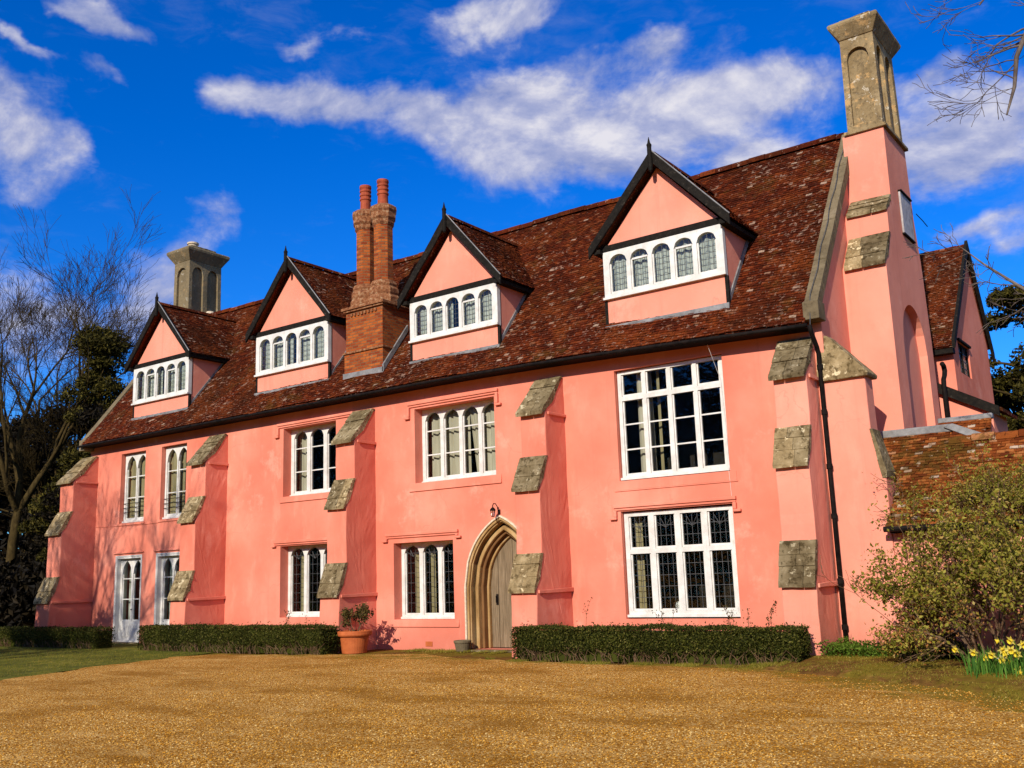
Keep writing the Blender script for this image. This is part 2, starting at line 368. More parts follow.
def leaf(name, stops, trans=0.3, rough=0.6):
    def f(t):
        rnd = t.geo('Random Per Island')
        c = t.ramp(rnd, stops)
        c = t.mix(t.math('MULTIPLY', t.step(t.noise(t.obj(), 1.1, 3), 0.4, 0.65), 0.35), c, stops[0][1])
        p = principled(t, c, rough, spec=0.06)
        tr = t.n('ShaderNodeBsdfTranslucent', {'Color': c}).outputs[0]
        return t.n('ShaderNodeMixShader', {0: trans, 1: p, 2: tr}).outputs[0]
    return mat(name, f)
L_HEDGE = leaf('box_leaf', [(0.0, (0.012, 0.014, 0.003)), (0.5, (0.040, 0.045, 0.007)), (0.82, (0.095, 0.095, 0.014)), (1.0, (0.18, 0.15, 0.04))], 0.2)
L_YEW = leaf('yew_leaf', [(0.0, (0.016, 0.014, 0.004)), (0.6, (0.050, 0.042, 0.007)), (1.0, (0.11, 0.085, 0.014))], 0.15)
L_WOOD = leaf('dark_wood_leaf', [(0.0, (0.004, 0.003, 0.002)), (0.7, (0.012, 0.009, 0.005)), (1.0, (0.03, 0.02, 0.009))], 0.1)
L_TREE = leaf('bare_wood', [(0.0, (0.02, 0.014, 0.008)), (0.6, (0.05, 0.035, 0.018)), (1.0, (0.09, 0.065, 0.035))], 0.1)
L_BUSH = leaf('shrub_leaf', [(0.0, (0.085, 0.085, 0.008)), (0.45, (0.24, 0.215, 0.026)), (0.8, (0.38, 0.325, 0.06)), (0.93, (0.38, 0.22, 0.05)), (1.0, (0.48, 0.36, 0.13))], 0.3)
L_FLOWER = leaf('shrub_blossom', [(0.0, (0.24, 0.09, 0.035)), (0.5, (0.36, 0.15, 0.04)), (1.0, (0.48, 0.25, 0.07))], 0.3)
L_POT = leaf('potted_leaf', [(0.0, (0.035, 0.025, 0.008)), (0.5, (0.075, 0.06, 0.015)), (1.0, (0.14, 0.10, 0.03))], 0.25)
L_HERB = leaf('herb_leaf', [(0.0, (0.03, 0.06, 0.006)), (0.5, (0.085, 0.15, 0.014)), (1.0, (0.16, 0.23, 0.03))], 0.3)
L_GRASS = leaf('grass_blade', [(0.0, (0.08, 0.075, 0.008)), (0.5, (0.18, 0.155, 0.016)), (0.85, (0.28, 0.22, 0.03)), (1.0, (0.42, 0.29, 0.08))], 0.3)
L_TURF = leaf('turf_blade', [(0.0, (0.04, 0.042, 0.005)), (0.5, (0.11, 0.112, 0.010)), (0.88, (0.22, 0.19, 0.022)), (1.0, (0.36, 0.26, 0.08))], 0.3)
L_DAFF = leaf('daffodil_leaf', [(0.0, (0.04, 0.11, 0.015)), (0.5, (0.085, 0.19, 0.025)), (1.0, (0.15, 0.27, 0.04))], 0.3)
PETAL = leaf('yellow_petal', [(0.0, (0.76, 0.60, 0.07)), (0.5, (0.82, 0.70, 0.14)), (1.0, (0.84, 0.76, 0.28))], 0.3)
PETALW = leaf('cream_petal', [(0.0, (0.80, 0.76, 0.56)), (1.0, (0.84, 0.82, 0.70))], 0.3)
TRUMPET = leaf('orange_trumpet', [(0.0, (0.80, 0.58, 0.03)), (1.0, (0.82, 0.64, 0.06))], 0.25)
def bark(name, a, b, c):
    return mat(name, lambda t: principled(t, t.ramp(t.noise(t.map(t.obj(), scale=(1, 1, 0.4)), 7, 6, 0.7), [(0.3, a), (0.55, b), (0.78, c)]), 0.95, t.bump(t.noise(t.obj(), 16, 4), 0.6, 0.02), spec=0.1))
BARK = bark('mossy_bark', (0.022, 0.014, 0.005), (0.055, 0.036, 0.011), (0.10, 0.07, 0.024))
BARKR = bark('pale_bark', (0.05, 0.035, 0.03), (0.13, 0.10, 0.08), (0.27, 0.23, 0.18))
STEM = bark('shrub_stem', (0.05, 0.025, 0.012), (0.13, 0.075, 0.04), (0.24, 0.16, 0.10))

def m_gravel(t):
    o = t.obj()
    v1 = t.n('ShaderNodeTexVoronoi', {'Vector': o, 'Scale': 48.0})
    v2 = t.n('ShaderNodeTexVoronoi', {'Vector': o, 'Scale': 110.0})
    pick = t.n('ShaderNodeSeparateColor', {0: v1.outputs['Color']}).outputs[0]
    pick2 = t.n('ShaderNodeSeparateColor', {0: v2.outputs['Color']}).outputs[1]
    c = t.ramp(t.math('MULTIPLY_ADD', pick, 0.6, t.math('MULTIPLY', pick2, 0.4)),
               [(0.15, (0.13, 0.050, 0.008)), (0.4, (0.40, 0.180, 0.026)), (0.6, (0.58, 0.285, 0.050)), (0.78, (0.76, 0.47, 0.13)), (0.90, (0.88, 0.72, 0.34))])
    edge = t.step(v1.outputs['Distance'], 0.35, 0.75)
    c = t.mix(t.math('MULTIPLY', edge, 0.45), c, (0.23, 0.085, 0.010))
    patch = t.noise(t.map(o, scale=(0.55, 1.0, 1)), 0.9, 5, 0.6)
    c = t.mix(t.math('MULTIPLY', t.step(patch, 0.42, 0.68), 0.72), c, (0.235, 0.098, 0.010))
    pale = t.noise(t.map(o, scale=(0.5, 1.0, 1), loc=(3, 7, 0)), 1.3, 4, 0.6)
    c = t.mix(t.math('MULTIPLY', t.step(pale, 0.54, 0.72), 0.35), c, (0.76, 0.48, 0.16))
    # moss creeping in from the verge on the right and by the house
    s = t.n('ShaderNodeSeparateXYZ', {0: o})
    near = t.step(t.math('ADD', t.math('MULTIPLY', s.outputs['X'], 0.62), t.math('MULTIPLY', s.outputs['Y'], 0.75)), -7.2, -4.9)
    near2 = t.step(s.outputs['Y'], -3.4, -1.9)
    nz = t.noise(t.map(o, scale=(0.8, 1.4, 1), rot=(0, 0, 0.5)), 1.5, 6, 0.65)
    k = t.math('ADD', nz, t.math('MULTIPLY', t.math('MAXIMUM', near, t.math('MULTIPLY', near2, 0.6)), 0.42))
    ms = t.step(t.math('MULTIPLY_ADD', pick2, 0.10, t.math('ADD', k, -0.05)), 0.70, 0.82)
    c = t.mix(t.math('MULTIPLY', ms, 0.85), c, t.mix(pick2, (0.10, 0.070, 0.005), (0.26, 0.175, 0.022)))
    h = t.math('ADD', t.math('MULTIPLY', v1.outputs['Distance'], -0.8), t.math('MULTIPLY', v2.outputs['Distance'], -0.35))
    return principled(t, c, 0.9, t.bump(h, 0.9, 0.018), spec=0.03)
GRAVEL = mat('golden_gravel', m_gravel)
def m_pebble(t):
    rnd = t.geo('Random Per Island')
    c = t.ramp(rnd, [(0.0, (0.16, 0.055, 0.005)), (0.35, (0.40, 0.165, 0.016)), (0.7, (0.60, 0.29, 0.04)), (0.9, (0.70, 0.40, 0.09)), (0.985, (0.74, 0.52, 0.20))])
    patch = t.noise(t.map(t.obj(), scale=(0.55, 1.0, 1)), 0.9, 5, 0.6)
    c = t.mix(t.math('MULTIPLY', t.step(patch, 0.42, 0.68), 0.45), c, (0.27, 0.105, 0.006))
    return principled(t, c, 0.9, spec=0.03)
PEBBLE = mat('loose_pebble', m_pebble)
def m_earth(t):
    o = t.obj()
    n = t.noise(o, 6, 6, 0.7)
    c = t.ramp(n, [(0.3, (0.055, 0.024, 0.008)), (0.55, (0.15, 0.070, 0.018)), (0.75, (0.30, 0.17, 0.05))])
    g = t.step(t.math('ADD', t.noise(o, 0.9, 5), t.math('MULTIPLY', t.noise(o, 7, 4), 0.4)), 0.58, 0.8)
    c = t.mix(t.math('MULTIPLY', g, 0.75), c, t.mix(t.noise(o, 11, 4), (0.09, 0.070, 0.006), (0.24, 0.18, 0.020)))
    return principled(t, c, 0.95, t.bump(n, 0.8, 0.03), spec=0.02)
EARTH = mat('earth_and_moss', m_earth)
def m_lawn(t):
    o = t.obj()
    n = t.math('MULTIPLY_ADD', t.noise(o, 9, 6, 0.7), 0.5, t.math('MULTIPLY', t.noise(o, 0.9, 5, 0.65), 0.5))
    c = t.ramp(n, [(0.38, (0.035, 0.036, 0.005)), (0.5, (0.085, 0.090, 0.009)), (0.62, (0.19, 0.165, 0.022))])
    return principled(t, c, 0.95, t.bump(n, 0.8, 0.03), spec=0.1)
LAWN = mat('rough_lawn', m_lawn)

# ------------------------------------------------------------------ mesh helpers
class MB:
    def __init__(s):
        s.v, s.f, s.uv = [], [], {}
    def add(s, vs, fs, uvs=None):
        o = len(s.v)
        s.v.extend(vs)
        for i, f in enumerate(fs):
            if uvs is not None and uvs[i] is not None:
                s.uv[len(s.f)] = uvs[i]
            s.f.append(tuple(o + k for k in f))
    def box(s, x0, x1, y0, y1, z0, z1):
        s.add([(x0, y0, z0), (x1, y0, z0), (x1, y1, z0), (x0, y1, z0), (x0, y0, z1), (x1, y0, z1), (x1, y1, z1), (x0, y1, z1)],
              [(0, 3, 2, 1), (4, 5, 6, 7), (0, 1, 5, 4), (1, 2, 6, 5), (2, 3, 7, 6), (3, 0, 4, 7)])
    def quad(s, a, b, c, d):
        s.add([a, b, c, d], [(0, 1, 2, 3)])
    def plate(s, outer, holes, d0, d1, mp, caps=(True, True), rim=True):
        """a slab with holes: 2D outline, depth d0 -> d1, mp(u, v, d) gives the point"""
        loops = [list(outer)] + [list(h) for h in holes]
        pts = [p for l in loops for p in l]
        tris = tessellate_polygon([[Vector((p[0], p[1], 0)) for p in l] for l in loops])
        n = len(pts)
        o = len(s.v)
        s.v.extend([mp(p[0], p[1], d0) for p in pts])
        s.v.extend([mp(p[0], p[1], d1) for p in pts])
        for a, b, c in tris:
            if caps[0]:
                s.f.append((o + a, o + b, o + c))
            if caps[1]:
                s.f.append((o + n + c, o + n + b, o + n + a))
        if rim:
            k = 0
            for l in loops:
                m = len(l)
                for i in range(m):
                    a, b = k + i, k + (i + 1) % m
                    s.f.append((o + a, o + b, o + n + b, o + n + a))
                k += m
    def tube(s, pts, rad, sides=6, cap=True):
        pts = [Vector(p) for p in pts]
        n = len(pts)
        if isinstance(rad, (int, float)):
            rad = [rad] * n
        o = len(s.v)
        prev = None
        for i, p in enumerate(pts):
            d = (pts[min(i + 1, n - 1)] - pts[max(i - 1, 0)])
            d = d.normalized() if d.length > 1e-9 else Vector((0, 0, 1))
            if prev is None:
                a = Vector((1, 0, 0)) if abs(d.x) < 0.8 else Vector((0, 1, 0))
                x = d.cross(a).normalized()
            else:
                x = (prev - d * prev.dot(d))
                x = x.normalized() if x.length > 1e-6 else d.orthogonal().normalized()
            prev = x
            y = d.cross(x)
            for k in range(sides):
                t = 2 * math.pi * k / sides
                s.v.append(tuple(p + (x * math.cos(t) + y * math.sin(t)) * rad[i]))
        for i in range(n - 1):
            for k in range(sides):
                a, b = o + i * sides + k, o + i * sides + (k + 1) % sides
                s.f.append((a, b, b + sides, a + sides))
        if cap:
            s.f.append(tuple(o + k for k in range(sides))[::-1])
            s.f.append(tuple(o + (n - 1) * sides + k for k in range(sides)))
    def lathe(s, cx, cy, prof, sides=24, uvscale=None, phase=0.0, flat=None):
        o = len(s.v)
        for r, z in prof:
            for k in range(sides):
                t = 2 * math.pi * k / sides + phase
                s.v.append((cx + r * math.cos(t), cy + r * math.sin(t), z))
        for i in range(len(prof) - 1):
            for k in range(sides):
                k2 = (k + 1) % sides
                if uvscale:
                    u0, u1 = k / sides * uvscale, (k + 1) / sides * uvscale
                    s.uv[len(s.f)] = [(u0, prof[i][1]), (u1, prof[i][1]), (u1, prof[i + 1][1]), (u0, prof[i + 1][1])]
                s.f.append((o + i * sides + k, o + i * sides + k2, o + (i + 1) * sides + k2, o + (i + 1) * sides + k))
        s.f.append(tuple(o + (len(prof) - 1) * sides + k for k in range(sides)))
        s.f.append(tuple(o + k for k in range(sides))[::-1])
    def boxuv(s):
        """box-projected uv in metres for every face without one"""
        for i, f in enumerate(s.f):
            if i in s.uv:
                continue
            p = [Vector(s.v[k]) for k in f]
            n = (p[1] - p[0]).cross(p[2] - p[0])
            if abs(n.x) > abs(n.y) and abs(n.x) > abs(n.z):
                s.uv[i] = [(q.y, q.z) for q in p]
            elif abs(n.y) > abs(n.z):
                s.uv[i] = [(q.x, q.z) for q in p]
            else:
                s.uv[i] = [(q.x, q.y) for q in p]
    def wobble(s, amp, scale=1.5, seed=0.0):
        for i, p in enumerate(s.v):
            q = Vector(p)
            d = mnoise.noise_vector(q * scale + Vector((seed, seed * 2, 5)))
            s.v[i] = tuple(q + d * amp)
    def build(s, name, m, parent=None, smooth=False, bevel=0.0, fixn=True, sub=0.0, wob=0.0):
        me = bpy.data.meshes.new(name)
        me.from_pydata(s.v, [], s.f)
        if s.uv:
            s.boxuv()
            l = me.uv_layers.new(name='UVMap')
            for p in me.polygons:
                for li, uvc in zip(p.loop_indices, s.uv[p.index]):
                    l.data[li].uv = uvc
        if fixn or sub:
            bm = bmesh.new()
            bm.from_mesh(me)
            if sub:
                bmesh.ops.remove_doubles(bm, verts=bm.verts, dist=0.0005)
                for _ in range(6):
                    es = [e for e in bm.edges if e.calc_length() > sub]
                    if not es:
                        break
                    bmesh.ops.subdivide_edges(bm, edges=es, cuts=1, use_grid_fill=True)
                    if len(bm.verts) > 60000:
                        break
                bmesh.ops.triangulate(bm, faces=[f for f in bm.faces if len(f.verts) > 4])
                if wob:
                    for v in bm.verts:
                        d = mnoise.noise_vector(v.co * 1.3) + 0.5 * mnoise.noise_vector(v.co * 4.1)
                        v.co += d * wob
            if fixn:
                bmesh.ops.recalc_face_normals(bm, faces=bm.faces)
            bm.to_mesh(me)
            bm.free()
        me.materials.append(m)
        ob = bpy.data.objects.new(name, me)
        COL.objects.link(ob)
        if smooth:
            for p in me.polygons:
                p.use_smooth = True
        if parent is not None:
            ob.parent = parent
            if parent.type == 'EMPTY' and not parent.get('local'):
                ob.location = -Vector(parent.location)
        if bevel:
            bv = ob.modifiers.new('bevel', 'BEVEL')
            bv.width = bevel
            bv.segments = 2
            bv.limit_method = 'ANGLE'
            bv.angle_limit = R(40)
        return ob

def XZ(u, v, d): return (u, d, v)          # plate in the facade plane, depth along +Y
def YZ(u, v, d): return (d, u, v)          # plate facing +X / -X, depth along X
def rect(a, b, c, d): return [(a, c), (b, c), (b, d), (a, d)]

def thing(name, label, cat, loc=(0, 0, 0), group=None):
    e = bpy.data.objects.new(name, None)
    e.empty_display_size = 0.3
    e.location = loc
    COL.objects.link(e)
    return tag(e, label, cat, group)
def tag(o, label, cat, group=None, kind=None):
    o['label'] = label
    o['category'] = cat
    if group: o['group'] = group
    if kind: o['kind'] = kind
    return o
def structure(o):
    o['kind'] = 'structure'
    return o

# ------------------------------------------------------------------ ground
GZ = 0.03
def in_poly(x, y, poly):
    c = False
    j = len(poly) - 1
    for i in range(len(poly)):
        if (poly[i][1] > y) != (poly[j][1] > y) and x < (poly[j][0] - poly[i][0]) * (y - poly[i][1]) / (poly[j][1] - poly[i][1]) + poly[i][0]:
            c = not c
        j = i
    return c
g = MB()
g.quad((-400, -300, 0), (400, -300, 0), (400, 500, 0), (-400, 500, 0))
structure(g.build('ground', EARTH, fixn=False))
drive = [(-60, -60), (30, -60), (30, -9.4), (1.0, -6.3), (-1.2, -5.6), (-2.2, -5.0), (-3.2, -4.1), (-4.7, -3.25), (-6.2, -2.55), (-8.2, -2.25), (-11.0, -2.2), (-13.2, -1.9), (-14.6, -1.15), (-16.6, -1.75), (-19.3, -2.25), (-20.4, -2.5), (-20.7, -3.2), (-20.2, -5.6), (-19.2, -8.2), (-21.0, -13), (-30, -22), (-60, -30)]
sm = []
for i in range(len(drive)):          # soften the outline of the drive
    a, b = Vector(drive[i]), Vector(drive[(i + 1) % len(drive)])
    k = max(1, int((b - a).length / 0.22)) if (b - a).length < 6 else 6
    for j in range(k):
        p = a.lerp(b, j / k)
        w = 0.17 if (b - a).length < 6 else 0.0
        nv = mnoise.noise_vector(Vector((p.x * 2.3, p.y * 2.3, 0)))
        sm.append((p.x + nv.x * w * 1.6, p.y + nv.y * w * 1.6))
g = MB()
g.plate(sm, [], 0.024, 0.03, lambda u, v, d: (u, v, d), caps=(False, True), rim=False)
structure(g.build('gravel_drive', GRAVEL))
for p in bpy.data.objects['gravel_drive'].data.polygons:
    if p.normal.z < 0:
        bpy.data.objects['gravel_drive'].data.flip_normals()
        break

# loose stones lying on the drive
import numpy as np
nr = np.random.default_rng(5)
n_st = 60000
px_ = nr.uniform(-16, 1.5, n_st * 3)
py_ = nr.uniform(-13.6, -2.6, n_st * 3)
dist = np.hypot(px_, py_ + 18.0)
patchy = np.array([mnoise.noise(Vector((a_ * 0.9, b_ * 1.3, 1.0))) for a_, b_ in zip(px_, py_)])
keep = nr.random(n_st * 3) < np.clip(1.25 - dist / 15.0, 0.10, 1.0) * np.clip(0.75 + 0.9 * patchy, 0.15, 1.2)
px_, py_ = px_[keep][:n_st], py_[keep][:n_st]
ok = np.array([in_poly(a_, b_, drive) for a_, b_ in zip(px_, py_)])
px_, py_ = px_[ok], py_[ok]
N_ = len(px_)
sz = nr.uniform(0.006, 0.014, N_)
base = np.array([(1, 0, 0), (0, 1, 0), (-1, 0, 0), (0, -1, 0), (0, 0, 0.8), (0, 0, -0.5)], float)
ang = nr.uniform(0, 6.28, N_)
V = np.repeat(base[None], N_, 0) * (1 + nr.uniform(-0.35, 0.35, (N_, 6, 3))) * sz[:, None, None]
ca_, sa_ = np.cos(ang)[:, None], np.sin(ang)[:, None]
X_ = V[:, :, 0] * ca_ - V[:, :, 1] * sa_ + px_[:, None]
Y_ = V[:, :, 0] * sa_ + V[:, :, 1] * ca_ + py_[:, None]
Z_ = V[:, :, 2] + 0.03 + sz[:, None] * 0.25
V = np.stack([X_, Y_, Z_], -1).reshape(-1, 3)
F = np.array([(0, 1, 4), (1, 2, 4), (2, 3, 4), (3, 0, 4)])
F = (F[None] + (np.arange(N_) * 6)[:, None, None]).reshape(-1, 3)
me = bpy.data.meshes.new('loose_gravel')
me.vertices.add(len(V)); me.vertices.foreach_set('co', V.ravel())
me.loops.add(F.size); me.loops.foreach_set('vertex_index', F.ravel().astype(np.int32))
me.polygons.add(len(F)); me.polygons.foreach_set('loop_start', np.arange(0, F.size, 3, dtype=np.int32)); me.polygons.foreach_set('loop_total', np.full(len(F), 3, dtype=np.int32))
me.update(); me.validate()
me.materials.append(PEBBLE)
ob_ = bpy.data.objects.new('loose_gravel', me)
COL.objects.link(ob_)
tag(ob_, 'loose golden stones scattered over the gravel drive', 'gravel', None, 'stuff')

# raised bed along the house on the right
g = MB()
nx, ny = 100, 60
def bed_z(x, y):
    e = 1 / (1 + math.exp(-(x + 7.2) * 2.2))
    k = max(0.0, min(1.0, (y + 5.2 + (x + 3.2) * 0.68 + 0.1) / 2.2)) if x > -7 else max(0.0, min(1.0, (y + 2.2) / 1.2))
    k = k * k * (3 - 2 * k)
    return 0.028 + 0.13 * k * e + 0.02 * mnoise.noise(Vector((x * 2, y * 2, 0))) * k
vs, fs = [], []
for j in range(ny + 1):
    for i in range(nx + 1):
        x = -9 + 12.5 * i / nx
        y = -9.6 + 10.0 * j / ny
        vs.append((x, y, -0.02 if in_poly(x, y, drive) else bed_z(x, y)))
for j in range(ny):
    for i in range(nx):
        a = j * (nx + 1) + i
        fs.append((a, a + 1, a + nx + 2, a + nx + 1))
g.add(vs, fs)
structure(g.build('flower_bed_soil', EARTH, smooth=True))

# lawn at the left
g = MB()
lawn = [(-20.9, -2.3), (-20.75, -3.2), (-20.3, -5.6), (-19.3, -8.2), (-21.2, -13), (-30, -22), (-60, -30), (-80, -10), (-80, 2), (-31, 2), (-31, -0.02), (-21.5, -0.02)]
g.plate(lawn, [], 0.015, 0.02, lambda u, v, d: (u, v, d), caps=(False, True), rim=False)
o = structure(g.build('lawn', LAWN))
if o.data.polygons[0].normal.z < 0:
    o.data.flip_normals()

# ------------------------------------------------------------------ HOUSE
house = thing('manor_house', 'long two storey pink manor house with buttresses, four gabled dormers and tiled roof', 'house', (-18, 3.5, 0))
XL, XR = -30.2, -5.79               # gable ends
RZ, RY = 11.15, 3.5                 # ridge
def eave_z(x):
    k = max(0.0, min(1.0, (x + 15.0) / 9.2))
    return 6.30 - 0.25 * k * k * (1.6 - 0.6 * k)
def roof_z(x, y):
    e = eave_z(x)
    return e + (RZ - e) * (y + 0.42) / (RY + 0.42)

def arch_pts(a, b, zs, rise, kind, n=10):
    """from (b, zs) over the top to (a, zs)"""
    w = b - a
    out = []
    for i in range(n + 1):
        u = i / n
        x = b - w * u
        s = abs(2 * u - 1)
        if kind == 'round':
            z = zs + rise * math.sqrt(max(0, 1 - s * s))
        elif kind == 'tudor':
            z = zs + rise * (0.72 * math.sqrt(max(0, 1 - s ** 2.6)) + 0.28 * (1 - s))
        else:                       # gothic: two centred
            r = (rise * rise + (w / 2) ** 2) / w
            z = zs + math.sqrt(max(0, r * r - (r - w / 2 * (1 - s)) ** 2))
        out.append((x, z))
    return out

# openings in the facade: x0, x1, z0, z1
OPEN = {'w1': (-28.42, -27.12, 3.66, 5.86), 'w2': (-26.30, -25.05, 3.66, 5.88), 'w3': (-20.76, -18.72, 3.94, 5.802), 'w4': (-15.98, -13.52, 3.92, 5.742),
        'w5': (-10.30, -7.83, 3.50, 5.85), 'w6': (-10.32, -7.84, 0.70, 2.87), 'w7': (-20.84, -18.85, 0.76, 2.622), 'w8': (-16.72, -14.84, 0.70, 2.512),
        'd1': (-28.44, -27.14, 0.04, 2.62), 'd2': (-26.33, -25.10, 0.04, 2.62)}
DA, DB, DS, DT = -14.5, -12.38, 1.42, 3.0      # arched doorway: outer left / right, spring, apex
def door_arch(off, n=14):
    a, b = DA + off, DB - off
    return [(b, 0.045)] + arch_pts(a, b, DS, DT - DS - off * 1.15, 'gothic', n) + [(a, 0.045)]

holes = [rect(*v) for v in OPEN.values()] + [door_arch(0.0)]
f = MB()
f.plate(rect(XL, XR - 0.2, -0.05, 6.30), holes, 0.0, 0.42, XZ)
facade = f.build('wall', PINK, house)
# eaves soffit and wall plate
# gable walls and the back
def gable(x0, x1, zcut=0.12):
    m = MB()
    m.plate([(0.421, -0.05), (7.0, -0.05), (7.0, 5.9), (RY, RZ - zcut), (0.421, roof_z(-6, 0.421) - zcut), ], [], x0, x1, YZ)
    m.plate([(0.0, 6.12), (0.4205, 6.12), (0.4205, roof_z(-6, 0.42) - zcut), (0.0, roof_z(-6, 0.0) - zcut)], [], x0, x1, YZ)
    if x1 > -10:
        m.box(x0, x1, 0.0, 0.4205, -0.05, 6.1195)
    return m.build('gable_wall', PINK2 if x1 > -10 else PINK, house)
gable(XR - 0.199, XR)
gable(XL, XL + 0.2)
f = MB()
f.box(XL + 0.21, XR - 0.21, 6.75, 6.99, -0.05, 5.9)
f.build('back_wall', PINK, house)
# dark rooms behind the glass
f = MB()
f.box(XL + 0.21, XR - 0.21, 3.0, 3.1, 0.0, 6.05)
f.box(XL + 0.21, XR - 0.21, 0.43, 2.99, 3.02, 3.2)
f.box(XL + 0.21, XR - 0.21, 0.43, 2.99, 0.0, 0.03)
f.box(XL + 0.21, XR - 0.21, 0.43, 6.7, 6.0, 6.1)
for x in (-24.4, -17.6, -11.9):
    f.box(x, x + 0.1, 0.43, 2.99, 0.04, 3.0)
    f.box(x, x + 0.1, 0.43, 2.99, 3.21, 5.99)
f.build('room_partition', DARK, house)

# ---- tiles -----------------------------------------------------------
def tile_field(mb, P, N, ulen, vlen, skip=None, w=0.14, gauge=0.080, thick=0.014, seed=1, uoff=0.0):
    """P(u, v) -> point on the slope, N -> outward normal; rows run up v"""
    rr = random.Random(seed)
    rows = int(vlen / gauge)
    for j in range(rows):
        v0 = j * gauge
        sag = 0.0
        u = -w * (0.5 if j % 2 else 0.0) + uoff
        while u < ulen:
            uw = w * rr.uniform(0.96, 1.0) - 0.004
            ua, ub = max(0.0, u), min(ulen, u + uw)
            u += w
            if ub - ua < 0.03:
                continue
            vj = v0 + rr.uniform(-0.012, 0.012)
            if rr.random() < 0.012:
                vj -= rr.uniform(0.02, 0.05)
            if skip and skip((ua + ub) / 2, vj + gauge / 2):
                continue
            va, vb = vj, min(vj + gauge * 1.45, vlen + 0.02)
            la, lb = rr.uniform(0.020, 0.036), rr.uniform(0.020, 0.036)
            a, b, c, d = P(ua, va) + N * la, P(ub, va) + N * lb, P(ub, vb) + N * 0.006, P(ua, vb) + N * 0.006
            o = N * thick
            mb.add([tuple(q) for q in (a, b, c, d, a - o, b - o, c - o, d - o)],
                   [(0, 1, 2, 3), (4, 5, 1, 0), (5, 6, 2, 1), (7, 4, 0, 3)])

DORM = [(-26.62, 1.43, 7.40, 8.57, 10.58), (-20.58, 1.47, 7.45, 8.60, 10.73), (-14.77, 1.37, 7.45, 8.48, 10.52), (-9.05, 1.40, 7.46, 8.54, 10.51)]
RXL, RXR = XL + 0.12, -5.96
def main_P(u, v):
    x = RXL + u
    L = 6.25
    y = -0.42 + (RY + 0.42) * v / L
    sagv = 0.055 * mnoise.noise(Vector((x * 0.28, y * 0.5, 3.0))) + 0.018 * mnoise.noise(Vector((x * 1.1, y * 1.3, 8.0)))
    return Vector((x, y, roof_z(x, y) + sagv))
NROOF = Vector((0, -0.785, 0.62)).normalized()
def main_skip(u, v):
    x, y = RXL + u, -0.42 + (RY + 0.42) * v / 6.25
    for cx, hw, *_ in DORM:
        if abs(x - cx) < hw - 0.12 and 0.25 < y < 1.7:
            return True
    return -18.3 < x < -17.15 and 0.2 < y < 0.9
tm = MB()
tile_field(tm, main_P, NROOF, RXR - RXL, 6.22, main_skip, seed=3)
# sarking under the tiles, back slope
o_ = 0.03
n = 12
for i in range(n):
    xa, xb = RXL + (RXR - RXL) * i / n, RXL + (RXR - RXL) * (i + 1) / n
    tm.quad((xa, -0.40, roof_z(xa, -0.40) - o_), (xb, -0.40, roof_z(xb, -0.40) - o_), (xb, RY, RZ - o_), (xa, RY, RZ - o_))
tm.quad((RXL, RY, RZ - o_), (RXR, RY, RZ - o_), (RXR, 7.4, 6.1), (RXL, 7.4, 6.1))
roof = tm.build('roof', TILE, house, fixn=False)
# ridge tiles
rd = MB()
x = RXL
rr = random.Random(5)
while x < RXR - 0.05:
    x2 = min(x + 0.42, RXR)
    dz = rr.uniform(-0.012, 0.012) + 0.07 * mnoise.noise(Vector((x * 0.28, 3.5 * 0.5, 3.0)))
    pts = []
    for q, xx in enumerate((x, x2 - 0.012)):
        for k in range(7):
            t = R(-15 + 210 * k / 6)
            pts.append((xx, RY + 0.15 * math.cos(t), RZ - 0.03 + dz + 0.13 * math.sin(t)))
    rd.add(pts, [(k, k + 1, k + 8, k + 7) for k in range(6)] + [tuple(range(7)), tuple(range(7, 14))])
    x = x2
rd.build('ridge_tiles', TILE, roof, fixn=False)

# gutter
gt = MB()
gp = [(x_, -0.46, eave_z(x_) - 0.062) for x_ in [RXL - 0.1 + (RXR + 0.15 - RXL) * i / 24 for i in range(25)]]
gt.tube(gp, 0.040, 8)
gt.build('gutter', BLACK, house, smooth=True)
gt = MB()
for i in range(24):
    xa, xb = RXL + (RXR - RXL) * i / 24, RXL + (RXR - RXL) * (i + 1) / 24
    za, zb = eave_z(xa), eave_z(xb)
    gt.add([(xa, -0.41, za - 0.085), (xb, -0.41, zb - 0.085), (xb, -0.41, zb - 0.04), (xa, -0.41, za - 0.04), (xa, 0.05, za - 0.085), (xb, 0.05, zb - 0.085)], [(0, 1, 2, 3), (0, 4, 5, 1)])
gt.build('fascia', BLACK, house, fixn=False)

# gable copings
def coping(x0, x1, lift, name='coping'):
    m = MB()
    y0, y1 = -0.22, 3.4
    z0, z1 = roof_z(-6, y0), roof_z(-6, y1)
    segs = 9
    for i in range(segs):
        ya, yb = y0 + (y1 - y0) * i / segs, y0 + (y1 - y0) * (i + 1) / segs - 0.006
        za, zb = roof_z(-6, ya), roof_z(-6, yb)
        j = rng.uniform(-0.012, 0.012)
        m.plate([(ya, za - 0.1), (yb, zb - 0.1), (yb - 0.1, zb + lift + j), (ya - 0.1, za + lift + j)], [], x0, x1, YZ)
    m.box(x0 - 0.02, x1 + 0.02, -0.36, 0.02, z0 - 0.20, z0 + lift + 0.02)       # kneeler
    ob = m.build(name, COPING, house, bevel=0.015)
    return ob
cp = coping(-5.98, -5.72, 0.13)
coping(XL - 0.10, XL + 0.17, 0.13)
